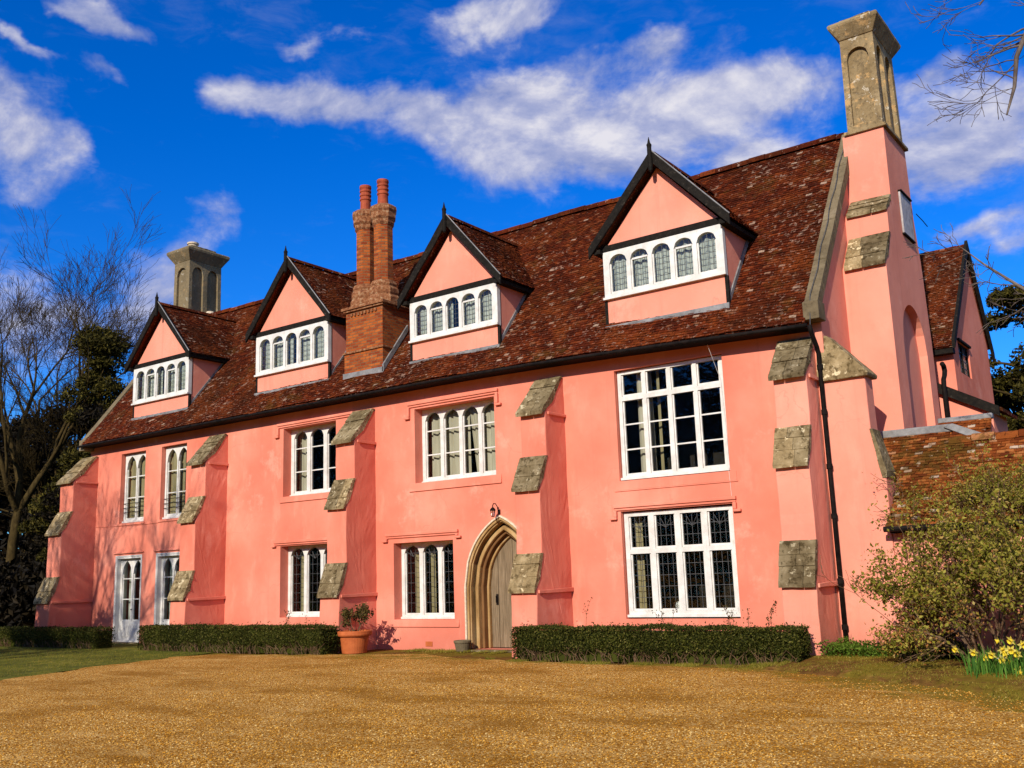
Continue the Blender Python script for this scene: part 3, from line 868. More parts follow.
# conductor cable running down the right coping
cb = MB()
cpts = []
for i in range(15):
    y = 3.2 - 3.3 * i / 14
    cpts.append((-5.85 + 0.02 * math.sin(i * 1.7), y - 0.14, roof_z(-6, y) + 0.15))
cpts += [(-5.86, -0.42, 6.02), (-5.84, -0.44, 5.9)]
cb.tube(cpts, 0.008, 5)
cb.build('cable', CAME, cp)

# ---- windows -----------------------------------------------------------
def window(parent, name, x0, x1, z0, z1, y, lights, heads='rect', rows=None, border=(0.09, 0.10, 0.07), mull=0.10, bars=(), lead=None, transom=None, curtain=None, depth=0.10, label=None, glass_back=0.055, head_ratio=0.3, part_lights=None, panel=0.0):
    """a frame in the facade plane whose front face is at depth y"""
    side, bot, top = border
    fr = MB()
    lw = (x1 - x0 - 2 * side - mull * (lights - 1)) / lights
    hs, ld, extra = [], MB(), MB()
    for i in range(lights):
        a = x0 + side + i * (lw + mull)
        b = a + lw
        zb, zt = z0 + bot + panel, z1 - top
        cells = [(zb, zt)] if not transom else [(zb, transom - 0.045), (transom + 0.045, zt)]
        for ci, (c0, c1) in enumerate(cells):
            if heads != 'rect' and ci == len(cells) - 1:
                rise = lw * head_ratio
                hs.append([(a, c0), (b, c0)] + arch_pts(a, b, c1 - rise, rise, heads))
            else:
                hs.append(rect(a, b, c0, c1))
            # slim casement inside the light
            cz1 = c1 - (lw * head_ratio if heads != 'rect' and ci == len(cells) - 1 else 0)
            e = 0.032
            for q in ((a + 0.002, a + e, c0 + 0.002, cz1), (b - e, b - 0.002, c0 + 0.002, cz1)):
                extra.box(q[0], q[1], y + 0.03, y + 0.07, q[2], q[3])
            extra.box(a + e, b - e, y + 0.03, y + 0.07, c0 + 0.002, c0 + 0.045)
            for bz in bars:
                zz = c0 + (c1 - c0) * bz
                if ci == 0:
                    extra.box(a + e, b - e, y + 0.032, y + 0.066, zz - 0.015, zz + 0.015)
            if part_lights and i in part_lights:
                zz = cz1
                extra.box(a + e, b - e, y + 0.02, y + 0.068, zz - 0.02, zz + 0.02)
            if lead:
                nc, rh = lead
                for k in range(1, nc):
                    xx = a + lw * k / nc
                    ld.box(xx - 0.0045, xx + 0.0045, y + glass_back - 0.008, y + glass_back - 0.001, c0 + 0.045, c1 - 0.02 - (lw * head_ratio * 0.55 if heads != 'rect' else 0) * abs(2 * k / nc - 1))
                nr = max(1, round((cz1 - c0) / rh))
                for k in range(1, nr + 1):
                    zz = c0 + 0.045 + (cz1 - c0 - 0.045) * k / nr
                    if zz < c1 - 0.03:
                        ld.box(a + e, b - e, y + glass_back - 0.0085, y + glass_back - 0.0015, zz - 0.0045, zz + 0.0045)
                if heads == 'tudor' or (heads == 'rect' and ci == 1):      # fan of cames in the head
                    zc = c1 - lw * 0.55
                    for ang in (30, 60, 120, 150):
                        ex = (a + b) / 2 + math.cos(R(ang)) * lw * 0.46
                        ez = zc + math.sin(R(ang)) * lw * 0.46
                        ld.tube([((a + b) / 2, y + glass_back - 0.005, zc), (ex, y + glass_back - 0.005, ez)], 0.006, 4)
    fr.plate(rect(x0, x1, z0, z1), hs, y, y + depth, XZ)
    if panel:
        for i in range(lights):
            a = x0 + side + i * (lw + mull)
            fr.box(a + 0.06, a + lw - 0.06, y - 0.012, y - 0.002, z0 + bot + 0.06, z0 + bot + panel - 0.12)
    fr.v += []
    o = len(fr.v)
    fr.v.extend(extra.v)
    fr.f.extend([tuple(o + k for k in q) for q in extra.f])
    # projecting sill of the frame
    fr.box(x0 - 0.02, x1 + 0.02, y - 0.045, y - 0.001, z0, z0 + 0.05)
    w = fr.build(name, WHITE, parent)
    if label:
        w['label'] = label
    gl = MB()
    gl.quad((x0 + side * 0.5, y + glass_back, z0 + bot * 0.6 + panel), (x1 - side * 0.5, y + glass_back, z0 + bot * 0.6 + panel), (x1 - side * 0.5, y + glass_back, z1 - top * 0.6), (x0 + side * 0.5, y + glass_back, z1 - top * 0.6))
    gl.build('glass', GLASS, w, fixn=False)
    if ld.v:
        ld.build('lead_bars', CAME, w, fixn=False)
    for cu in (curtain or []):
        ca, cb_, m, amp = cu[:4]
        cy = y + (cu[4] if len(cu) > 4 else 0.26)
        lean = cu[5] if len(cu) > 5 else 0.0
        cm = MB()
        n = max(6, int((cb_ - ca) / 0.025))
        vs, fs = [], []
        ph = rng.uniform(0, 6)
        for i in range(n + 1):
            u = i / n
            for zi, zz in enumerate((z0 + 0.02, (z0 + z1) / 2, z1 - 0.01)):
                xx = ca + (cb_ - ca) * u + lean * (1 - zi / 2) * (1 - 0.5 * u)
                vs.append((xx, cy + amp * math.sin(u * (cb_ - ca) * 38 + ph + zi * 0.3) + amp * 0.4 * math.sin(u * 71), zz))
        for i in range(n):
            for k in range(2):
                a = i * 3 + k
                fs.append((a, a + 3, a + 4, a + 1))
        cm.add(vs, fs)
        cm.build('curtain', m, w, smooth=True, fixn=False)
    return w

def surround(win, x0, x1, ztop, drop, sill=None, left=True, right=True, p=0.07):
    """hood mould over an opening and the raised sill under it, in the wall colour"""
    m = MB()
    m.box(x0, x1, -p, -0.002, ztop - 0.07, ztop)
    m.box(x0 + 0.01, x1 - 0.01, -p * 0.55, -0.0021, ztop - 0.12, ztop - 0.0705)
    if left and drop:
        m.box(x0, x0 + 0.07, -p, -0.002, drop, ztop - 0.121)
        m.box(x0 - 0.09, x0 + 0.07, -p - 0.006, -0.002, drop - 0.055, drop - 0.001)
    if right and drop:
        m.box(x1 - 0.07, x1, -p, -0.002, drop, ztop - 0.121)
        m.box(x1 - 0.07, x1 + 0.09, -p - 0.006, -0.002, drop - 0.055, drop - 0.001)
    m.build('hood_mould', PINK, win, bevel=0.012)
    if sill:
        sx0, sx1, sz0, sz1 = sill
        m = MB()
        m.plate([(-0.035, sz0), (-0.002, sz0), (-0.002, sz1), (-0.012, sz1)], [], sx0, sx1, lambda u, v, d: (d, u, v))
        m.build('sill', PINK, win, bevel=0.008)

W = {}
W['w1'] = window(house, 'window', -28.40, -27.14, 3.68, 5.84, 0.14, 2, 'gothic', bars=(0.34, 0.67), border=(0.08, 0.1, 0.07), mull=0.05, head_ratio=0.78, curtain=[(-28.38, -27.16, OCHRE, 0.02, 0.15)])
W['w2'] = window(house, 'window', -26.28, -25.07, 3.68, 5.86, 0.14, 2, 'gothic', bars=(0.34, 0.67), border=(0.08, 0.1, 0.07), mull=0.05, head_ratio=0.78, curtain=[(-26.26, -25.5, OCHRE, 0.02, 0.15)])
for k in ('w1', 'w2'):
    x0, x1, z0, z1 = OPEN[k]
    m = MB()
    m.box(x0 - 0.06, x1 + 0.06, -0.03, -0.002, z0 - 0.07, z0 - 0.001)
    m.build('sill', PINK, W[k], bevel=0.006)
    m = MB()
    for zz in (4.0, 4.14, 4.28):
        m.tube([(x0 + 0.03, 0.11, zz), (x1 - 0.03, 0.11, zz)], 0.010, 5)
    m.build('guard_rail', BLACK, W[k])
W['w3'] = window(house, 'window', -20.758, -18.722, 3.942, 5.80, 0.28, 3, 'tudor', bars=(0.34, 0.72), mull=0.13, head_ratio=0.36, border=(0.12, 0.1, 0.08), curtain=[(-20.7, -20.3, CREAM, 0.03)])
surround(W['w3'], -20.98, -18.05, 5.95, 5.62, (-20.86, -18.2, 3.78, 3.94), right=False)
W['w4'] = window(house, 'window', -15.978, -13.522, 3.922, 5.74, 0.28, 4, 'tudor', bars=(0.36, 0.72), mull=0.10, head_ratio=0.42, border=(0.10, 0.1, 0.08), curtain=[(-15.85, -14.62, CREAM, 0.03, 0.2), (-14.62, -14.42, CREAM, 0.03, 0.2, 0.22), (-14.18, -13.62, CREAM, 0.03, 0.2)])
surround(W['w4'], -16.18, -13.38, 5.91, 5.56, (-16.16, -13.36, 3.72, 3.92))
W['w5'] = window(house, 'window', -10.28, -7.86, 3.52, 5.83, 0.10, 4, 'rect', bars=(0.345, 0.68), transom=5.24, border=(0.085, 0.09, 0.07), mull=0.085, curtain=[(-9.98, -9.62, CREAM, 0.035), (-9.5, -9.42, OCHRE, 0.02)])
m = MB()
m.box(-10.42, -7.68, -0.02, -0.002, 3.285, 3.31)
m.box(-10.40, -7.70, -0.012, -0.002, 3.3105, 3.495)
m.build('sill', PINK, W['w5'], bevel=0.006)
W['w6'] = window(house, 'window', -10.30, -7.86, 0.73, 2.84, 0.10, 4, 'rect', lead=(4, 0.23), transom=2.04, border=(0.10, 0.12, 0.08), mull=0.12, curtain=[(-9.9, -9.72, CREAM, 0.03), (-10.18, -10.02, OCHRE, 0.02)])
surround(W['w6'], -10.46, -7.74, 3.01, 2.76)
W['w7'] = window(house, 'window', -20.838, -18.852, 0.762, 2.62, 0.28, 3, 'tudor', lead=(3, 0.235), mull=0.11, head_ratio=0.38, border=(0.10, 0.09, 0.06), curtain=[(-20.65, -20.25, OCHRE, 0.02)])
surround(W['w7'], -21.06, -18.05, 2.77, 2.66, None, right=False)
W['w8'] = window(house, 'window', -16.718, -14.842, 0.702, 2.51, 0.28, 3, 'tudor', lead=(3, 0.235), mull=0.11, head_ratio=0.38, border=(0.10, 0.09, 0.06), curtain=[(-16.5, -16.12, OCHRE, 0.02), (-15.98, -15.86, OCHRE, 0.02)])
surround(W['w8'], -16.96, -14.66, 2.75, 2.60, (-16.84, -14.70, 0.53, 0.70))
# ornaments standing on the sill inside the lower right window
t_ = thing('bird_ornament', 'small white bird ornament on the inner sill of the leaded right window', 'ornament', (-9.28, 0.34, 0.86))
m = MB()
m.lathe(-9.28, 0.34, [(0.05, 0.86), (0.07, 0.88), (0.085, 0.94), (0.06, 1.0), (0.03, 1.03)], 12)
m.tube([(-9.26, 0.34, 1.0), (-9.22, 0.34, 1.06), (-9.20, 0.34, 1.10), (-9.16, 0.34, 1.09)], [0.03, 0.028, 0.03, 0.008], 8)
m.build('body', CERAMIC, t_, smooth=True)
m = MB()
m.box(-10.2, -7.95, 0.21, 0.42, 0.82, 0.86)
m.build('sill_board', WHITE, W['w6'])

# french doors
def french(x0, x1, label):
    w = window(house, 'french_door', x0 + 0.03, x1 - 0.03, 0.05, 2.56, 0.13, 2, 'gothic', bars=(0.36, 0.70), border=(0.09, 0.1, 0.06), mull=0.09, head_ratio=0.85, panel=0.52, label=label, curtain=[(x0 + 0.1, x0 + 0.4, BLIND, 0.02)])
    m = MB()
    m.box(x0 + 0.001, x0 + 0.03, -0.012, 0.36, 0.05, 2.615)
    m.box(x1 - 0.03, x1 - 0.001, -0.012, 0.36, 0.05, 2.615)
    m.box(x0 + 0.0301, x1 - 0.0301, -0.012, 0.36, 2.565, 2.615)
    m.box(x0 - 0.05, x0 - 0.0, -0.02, -0.003, 0.05, 2.62)
    m.box(x1, x1 + 0.04, -0.02, -0.003, 0.05, 2.62)
    m.box(x0 - 0.05, x1 + 0.04, -0.024, -0.003, 2.621, 2.66)
    m.build('door_lining', WHITE, w)
    m = MB()
    m.box(x0 - 0.05, x1 + 0.05, -0.12, 0.36, 0.0, 0.048)
    m.build('threshold', STONE, w, bevel=0.01)
    m = MB()
    m.box(x0 - 0.16, x1 + 0.1, -0.05, -0.002, 2.72, 2.76)
    m.build('drip_mould', PINK, w, bevel=0.006)
    m = MB()
    m.lathe((x0 + x1) / 2 + 0.03, 0.11, [(0.012, 1.0), (0.02, 1.02), (0.012, 1.04)], 8)
    m.build('handle', BLACK, w)
french(-28.44, -27.14, 'left pair of white gothic glazed doors')
french(-26.33, -25.10, 'white gothic glazed doors beside the buttress')

# ---- arched doorway ---------------------------------------------------
def ring(off0, off1, y0, y1, name, m, parent, bevel=0.02):
    a, b = door_arch(off0, 22), door_arch(off1, 22)
    mb = MB()
    n = len(a)
    vs = [XZ(p[0], p[1], y0) for p in a] + [XZ(p[0], p[1], y0) for p in b] + [XZ(p[0], p[1], y1) for p in a] + [XZ(p[0], p[1], y1) for p in b]
    fs = []
    for i in range(n - 1):
        fs += [(i, i + 1, n + i + 1, n + i), (n + i, n + i + 1, 3 * n + i + 1, 3 * n + i), (2 * n + i + 1, 2 * n + i, 3 * n + i, 3 * n + i + 1), (i + 1, i, 2 * n + i, 2 * n + i + 1)]
    fs += [(0, n, 3 * n, 2 * n), (n - 1, 2 * n - 1, 4 * n - 1, 3 * n - 1)]
    mb.add(vs, fs)
    return mb.build(name, m, parent, bevel=bevel)
door = ring(0.0, 0.045, -0.055, 0.10, 'doorway', PALE, house, 0.012)
door['label'] = 'pointed stone archway with moulded orders and plank door'
ring(0.0455, 0.10, -0.02, 0.16, 'arch_moulding', OOLITE, door)
ring(0.1005, 0.13, 0.03, 0.22, 'arch_moulding', OOLITE, door)
ring(0.1305, 0.20, 0.27, 0.36, 'arch_moulding', OOLITE_SHADE, door)
ring(0.2005, 0.29, 0.10, 0.40, 'arch_moulding', OOLITE, door)
ring(0.2905, 0.36, 0.20, 0.44, 'arch_moulding', OOLITE_SHADE, door)
ring(0.3605, 0.42, 0.33, 0.50, 'arch_moulding', OOLITE, door)
m = MB()
a0 = DA + 0.425
b0 = DB - 0.425
npl = 6
outl = door_arch(0.425, 24)
zmax = lambda x: max([zz for xx, zz in outl if abs(xx - x) < 0.09] or [1.4])
cur = [p for p in outl[1:-1]]
def top_at(x):
    for (xa, za), (xb, zb) in zip(cur, cur[1:]):
        if min(xa, xb) - 1e-9 <= x <= max(xa, xb) + 1e-9 and abs(xa - xb) > 1e-9:
            return za + (zb - za) * (x - xa) / (xb - xa)
    return DS
for i in range(npl):
    xa = a0 + (b0 - a0) * i / npl + 0.004
    xb = a0 + (b0 - a0) * (i + 1) / npl - 0.004
    top = [(xb + (xa - xb) * k / 4, top_at(xb + (xa - xb) * k / 4) - 0.002) for k in range(5)]
    y_ = 0.41 + (0.006 if i % 2 else 0)
    m.plate([(xa, 0.06), (xb, 0.06)] + top, [], y_, y_ + 0.05, XZ)
dl = m.build('door', OAK, door, bevel=0.006)
m = MB()
m.tube([(DA + 0.60, 0.40, 1.18), (DA + 0.60, 0.36, 1.20), (DA + 0.60, 0.36, 1.06), (DA + 0.60, 0.40, 1.04)], 0.012, 6)
m.box(DA + 0.57, DA + 0.63, 0.398, 0.408, 1.0, 1.24)
m.build('handle', BLACK, dl)
m = MB()
m.box(DA - 0.02, DB + 0.02, -0.22, 0.46, 0.0, 0.044)
m.build('doorstep', STONE, door, bevel=0.015)
# floor and blank wall behind the door
m = MB()
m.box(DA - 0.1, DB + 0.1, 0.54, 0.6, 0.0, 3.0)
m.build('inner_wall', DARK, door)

# ---- buttresses -------------------------------------------------------
def slab_courses(pts, xa, xb, parent, n=3):
    """a sloping stone weathering laid in courses; pts: nose bottom, nose top, upper edge top, upper edge bottom, ..."""
    s = MB()
    nose_b, nose_t, top_t, top_b = [Vector((p[0], p[1], 0)) for p in pts[:4]]
    low = Vector((pts[-1][0], pts[-1][1], 0))
    rr = random.Random(int(xa * 97 + pts[0][1] * 31))
    fr = [0.0, rr.uniform(0.30, 0.40), rr.uniform(0.62, 0.74), 1.0]
    for i in range(3):
        f0, f1 = fr[i], fr[i + 1]
        o0, o1 = nose_t.lerp(top_t, f0), nose_t.lerp(top_t, f1)
        b0, b1 = low.lerp(top_b, f0), low.lerp(top_b, f1)
        if i == 0:
            b0 = nose_b
        lift = rr.uniform(-0.006, 0.012)
        nrm = Vector((-(top_t.y - nose_t.y), top_t.x - nose_t.x, 0)).normalized()
        o0, o1 = o0 + nrm * (lift + 0.012), o1 + nrm * lift
        cuts = [xa] + sorted(rr.uniform(xa + 0.2, xb - 0.2) for _ in range(1 if (xb - xa) > 0.5 and i != 1 else (1 if rr.random() < 0.5 else 0))) + [xb]
        for ca, cb_ in zip(cuts, cuts[1:]):
            q = [(b0.x, b0.y), (o0.x, o0.y), (o1.x, o1.y), (b1.x, b1.y)]
            s.plate(q, [], ca + 0.004, cb_ - 0.004, YZ)
    return s.build('weathering', STONE, parent, bevel=0.012, sub=0.2, wob=0.012)
def buttress(x0, x1, k=1.0, flare=0.05, capz=5.92, m_=None):
    P1, P2, P3 = 1.28 * k, 1.05 * k, 0.76 * k
    m = MB()
    m.plate([(0.01, -0.05), (-P1 - flare, -0.05), (-P1, 1.33), (-P2, 2.02), (-P2 + 0.01, 3.40), (-P3, 4.06), (-P3 + 0.01, 5.05), (-0.12, capz - 0.05), (0.01, capz - 0.05)], [], x0, x1, YZ)
    b = m.build('buttress', m_ or PINK, house, bevel=0.03, sub=0.3, wob=0.016)
    def slab(pts, e0=0.02, e1=0.012):
        slab_courses(pts, x0 - e0, x1 + e1, b)
    slab([(-P1 - 0.09, 1.28), (-P1 - 0.08, 1.35), (-P2 - 0.035, 2.08), (-P2 + 0.05, 2.08), (-P1 + 0.05, 1.28)])
    slab([(-P2 - 0.09, 3.36), (-P2 - 0.08, 3.42), (-P3 - 0.035, 4.12), (-P3 + 0.05, 4.12), (-P2 + 0.05, 3.36)])
    slab([(-P3 - 0.12, 4.99), (-P3 - 0.11, 5.07), (-0.10, capz), (-0.02, capz), (-0.02, capz - 0.10), (-P3 + 0.10, 4.99)], 0.045, 0.015)
    # string course returning along the sides
    for pts_, e_ in (([(-P1 + 0.03, 1.27), (-0.003, 1.27), (-0.003, 1.36), (-P1 + 0.03, 1.34)], 0.0125), ([(-P3 + 0.08, 5.0), (-0.003, 5.0), (-0.003, 5.07), (-P3 + 0.08, 5.07)], 0.0155)):
        s = MB()
        s.plate(pts_, [], x1 + e_, x1 + 0.05, YZ)
        s.build('string_course', m_ or PINK, b, bevel=0.015, sub=0.2, wob=0.008)
    return b
buttress(-30.48, -29.72, 1.1)
buttress(-23.80, -23.13, 1.0)
buttress(-17.96, -17.31, 0.98)
buttress(-12.24, -11.60, 1.03)
b5 = buttress(-6.58, -5.95, 0.85, capz=5.86, m_=PINK2)
# the return buttress on the corner, facing along the gable
m = MB()
m.plate([(-5.945, -0.05), (-4.90, -0.05), (-4.90, 3.2), (-4.95, 3.55), (-5.08, 3.98), (-5.10, 5.02), (-5.945, 5.02)], [], -0.012, 0.46, XZ)
b6 = m.build('buttress', PINK2, house, bevel=0.025, sub=0.3, wob=0.012)
b6['label'] = 'corner buttress under a broad hipped stone cap'
m = MB()
bx0, bx1, by0, by1, bz0 = -5.93, -5.03, -0.10, 0.54, 4.98
tx0, tx1, ty0, ty1, tz = -5.93, -5.74, 0.05, 0.48, 5.86
m.add([(bx0, by0, bz0), (bx1, by0, bz0), (bx1, by1, bz0), (bx0, by1, bz0), (bx0, by0 - 0.01, bz0 + 0.07), (bx1 + 0.02, by0 - 0.01, bz0 + 0.07), (bx1 + 0.02, by1, bz0 + 0.07), (bx0, by1, bz0 + 0.07),
       (tx0, ty0, tz), (tx1, ty0, tz), (tx1, ty1, tz), (tx0, ty1, tz)],
      [(0, 3, 2, 1), (0, 1, 5, 4), (1, 2, 6, 5), (2, 3, 7, 6), (3, 0, 4, 7), (4, 5, 9, 8), (5, 6, 10, 9), (6, 7, 11, 10), (7, 4, 8, 11), (8, 9, 10, 11)])
m.build('weathering', STONE, b6, bevel=0.02, sub=0.2, wob=0.018)
m = MB()
m.plate([(-4.885, 3.12), (-4.87, 3.24), (-5.05, 4.02), (-5.10, 4.02), (-4.96, 3.12)], [], -0.03, 0.47, XZ)
m.build('weathering', STONE, b6, bevel=0.02, sub=0.2, wob=0.02)

# ---- rainwater pipe at the corner -------------------------------------
m = MB()
m.tube([(-5.86, -0.47, 5.98), (-5.86, -0.40, 5.86), (-5.86, -0.16, 5.62), (-5.86, -0.10, 5.50), (-5.86, -0.09, 3.0), (-5.86, -0.09, 0.12)], 0.042, 10)
dp = m.build('downpipe', BLACK, house, smooth=True)
for zz in (5.25, 4.4, 3.4, 2.5, 1.35, 0.55):
    m = MB()
    m.lathe(-5.86, -0.09, [(0.044, zz - 0.05), (0.058, zz - 0.045), (0.058, zz + 0.045), (0.044, zz + 0.05)], 10)
    m.build('pipe_collar', BLACK, dp)

# ---- chimney breast and stack on the right gable -----------------------
CX0, CX1 = -5.80, -4.93
m = MB()
prof = [(1.66, -0.05), (1.68, 7.52), (2.20, 8.22), (2.22, 8.80), (2.64, 9.16), (2.68, 10.78), (4.36, 10.78), (4.44, 9.2), (4.66, 8.2), (4.80, 6.4), (4.87, -0.05)]
na, nb_, nz0, nzs = 2.40, 4.26, 3.0, 6.02
niche = [(na, nz0), (nb_, nz0)] + arch_pts(na, nb_, nzs, 0.93, 'gothic', 18)
m.plate(prof, [niche], CX1, CX1 - 0.17, YZ, caps=(True, False))
m.plate(prof, [], CX1 - 0.1705, CX0, YZ)
breast = m.build('chimney_breast', PINK2, house, bevel=0.0)
breast['label'] = 'tall pink chimney breast with an arched recess'
for pts in ([(1.60, 7.46), (1.60, 7.54), (2.17, 8.30), (2.26, 8.30), (1.76, 7.46)], [(2.15, 8.75), (2.15, 8.83), (2.61, 9.24), (2.70, 9.24), (2.30, 8.75)]):
    slab_courses(pts, CX0 + 0.05, CX1 + 0.012, breast)
def stack(x0, x1, y0, y1, z0, z1, ztop, front, sides, parent, flare=0.22, taper=0.04, mt=None):
    mt = mt or STACK
    m = MB()
    d = 0.09
    def tp(p):
        k = (p[2] - z0) / (z1 - z0)
        cx, cy = (x0 + x1) / 2, (y0 + y1) / 2
        return (cx + (p[0] - cx) * (1 - taper * k), cy + (p[1] - cy) * (1 - taper * k), p[2])
    fh = [[(u0, z0 + 0.12), (u1, z0 + 0.12)] + arch_pts(u0, u1, z1 - 0.55, (u1 - u0) * 0.5, 'round', 12) for u0, u1 in front]
    sh = [[(v0, z0 + 0.12), (v1, z0 + 0.12)] + arch_pts(v0, v1, z1 - 0.55, (v1 - v0) * 0.6, 'round', 12) for v0, v1 in sides]
    m.plate(rect(x0, x1, z0, z1), fh, y0, y0 + d, XZ, caps=(True, False))
    m.plate(rect(y0 + d, y1, z0, z1), sh, x1, x1 - d, YZ, caps=(True, False))
    m.box(x0 + 0.001, x1 - d, y0 + d, y1 - 0.001, z0, z1)
    m.v = [tp(p) for p in m.v]
    st = m.build('stack', mt, parent, fixn=True)
    c = MB()
    e = taper * 0.35
    x0, x1, y0, y1 = x0 + e * 0.5, x1 - e * 0.5, y0 + e, y1 - e
    zc = z1 - 0.06
    lv = [(zc, 0.0), (zc + 0.05, 0.03), (zc + (ztop - zc) * 0.72, flare), (ztop - 0.05, flare + 0.012), (ztop, flare - 0.02)]
    vs = []
    for zz, q in lv:
        vs += [(x0 - q, y0 - q, zz), (x1 + q, y0 - q, zz), (x1 + q, y1 + q, zz), (x0 - q, y1 + q, zz)]
    fs = [(3, 2, 1, 0), tuple(range(len(vs) - 4, len(vs)))]
    for i in range(len(lv) - 1):
        for k in range(4):
            fs.append((4 * i + k, 4 * i + (k + 1) % 4, 4 * i + 4 + (k + 1) % 4, 4 * i + 4 + k))
    c.add(vs, fs)
    c.build('cornice', mt, st, bevel=0.012, sub=0.2, wob=0.010)
    c = MB()
    c.plate([(x0 + 0.0, y0 + 0.1), (x1 - 0.02, y0 + 0.05), (x1 - 0.05, y1 - 0.2), (x0 + 0.04, y1 - 0.15)], [], ztop - 0.01, ztop + 0.16, lambda u, v, d_: (u, v, d_))
    c.build('flaunching', STONE, st, bevel=0.05, sub=0.15, wob=0.03)
    return st
st = stack(-5.68, -4.93, 2.69, 4.28, 10.86, 13.10, 13.42, [(-5.55, -5.07)], [(2.86, 3.38), (3.54, 4.08)], house, flare=0.17, taper=0.05)
st['label'] = 'tall tapering stuccoed stack with arched recesses'
s = MB()
s.box(-5.75, -4.86, 2.62, 4.40, 10.78, 10.86)
s.build('ledge', STACK, st, bevel=0.015, sub=0.25, wob=0.008)
# brick-lined lead saddle and the plaque
pl = thing('wall_plaque', 'weathered grey rectangular plaque high on the shaded face of the right chimney', 'plaque', (-4.9, 3.75, 9.0))
m = MB()
m.box(-4.928, -4.885, 3.30, 4.13, 8.56, 9.50)
m.build('panel', PLAQ, pl, bevel=0.008)
m = MB()
m.box(-4.928, -4.85, 3.28, 4.15, 9.501, 9.53)
m.box(-4.928, -4.87, 3.28, 4.15, 8.53, 8.559)
m.build('frame', TIMBER, pl)
m = MB()
m.tube([(-4.80, 4.16, 9.2), (-4.75, 4.5, 9.12), (-4.72, 4.75, 9.05)], 0.010, 5)
m.build('gnomon', BLACK, pl)

# ---- left stack --------------------------------------------------------
lst = stack(-29.92, -29.02, 2.73, 4.14, 9.9, 13.22, 13.62, [(-29.75, -29.2)], [(2.86, 3.34), (3.52, 4.00)], house, flare=0.20, taper=0.03, mt=STACKD)
lst['label'] = 'squat stuccoed stack with buff pot at the far gable'
m = MB()
m.lathe(-29.5, 3.2, [(0.16, 13.7), (0.17, 13.92), (0.21, 13.94), (0.21, 14.0), (0.15, 14.0)], 16)
m.build('chimney_pot', BUFF, lst, smooth=False)
m = MB()
m.lathe(-28.95, 3.62, [(0.22, 10.95), (0.24, 11.25), (0.12, 11.38)], 12)
m.build('chimney_pot', BUFF, lst)

# ---- brick chimney -----------------------------------------------------
m = MB()
bx0, bx1, by0, by1 = -18.68, -17.30, 0.28, 1.16
m.box(bx0 - 0.0, bx1 + 0.0, by0, by1 + 0.3, 6.75, 7.58)
m.box(bx0 + 0.03, bx1 - 0.03, by0 + 0.03, by1 + 0.27, 7.641, 8.73)
m.uv = {}
m.boxuv()
bc = m.build('brick_chimney', BRICK, house)
bc['label'] = 'red brick chimney with twin octagonal shafts'
m = MB()
m.box(bx0 - 0.04, bx1 + 0.04, by0 - 0.04, by1 + 0.33, 7.58, 7.64)
m.build('brick_band', WORN, bc, bevel=0.01)
m = MB()
m.box(bx0 - 0.03, bx1 + 0.03, by0 - 0.03, by1 + 0.31, 8.731, 8.78)
m.box(bx0 - 0.07, bx1 + 0.07, by0 - 0.07, by1 + 0.34, 8.781, 8.86)
for i in range(8):                                                 # dentil course
    xx = bx0 + 0.22 + i * 0.125
    m.box(xx, xx + 0.06, by0 - 0.01, by0 + 0.029, 8.60, 8.69)
m.build('brick_band', WORN, bc, bevel=0.01)
m = MB()
m.box(bx0 - 0.03, bx1 + 0.03, by0 - 0.03, by0 + 0.02, 6.72, 7.06)
m.plate([(0.25, 6.93), (1.2, 8.16), (1.2, 8.34), (0.25, 7.12)], [], bx1 + 0.002, bx1 + 0.05, YZ)
m.build('lead_flashing', LEAD, bc)
for cx, sz in ((-18.33, -0.02), (-17.68, 0.0)):
    cy = 0.74
    m = MB()
    m.lathe(cx, cy, [(0.27, 9.5), (0.27, 11.1)], 8, uvscale=1.8, phase=R(22.5))
    sh = m.build('shaft', BRICK, bc)
    m = MB()
    ph = R(22.5)
    m.lathe(cx, cy, [(0.44, 8.86), (0.44, 9.02), (0.39, 9.10), (0.41, 9.16), (0.41, 9.26), (0.35, 9.34), (0.37, 9.40), (0.33, 9.50), (0.28, 9.52)], 8, phase=ph)
    m.build('shaft_base', WORN, sh, sub=0.15, wob=0.012)
    m = MB()
    m.lathe(cx, cy, [(0.275, 11.08), (0.31, 11.14), (0.31, 11.22), (0.355, 11.28), (0.355, 11.44), (0.385, 11.50), (0.37, 11.60), (0.26, 11.68)], 8, phase=ph)
    m.build('shaft_cap', WORN, sh, sub=0.15, wob=0.012)
    m = MB()
    pr = [(0.15, 11.66), (0.14, 11.9)]
    for q in range(3):
        z_ = 12.0 + q * 0.12
        pr += [(0.14, z_ - 0.02), (0.16, z_), (0.16, z_ + 0.04), (0.14, z_ + 0.06)]
    pr += [(0.165, 12.36), (0.16, 12.42), (0.115, 12.425), (0.115, 12.3)]
    m.lathe(cx, cy, pr, 18)
    m.build('chimney_pot', REDPOT, sh)

def shift_tree(o, f):
    for ch in [o] + list(o.children):
        for v in ch.data.vertices:
            v.co = f(v.co)
        for g2 in (ch.children if ch is not o else ()):
            for v in g2.data.vertices:
                v.co = f(v.co)
shift_tree(bc, lambda q: Vector((q.x + 0.25, q.y - 0.25, 1.64 + (q.z - 1.64) * 0.9868)))
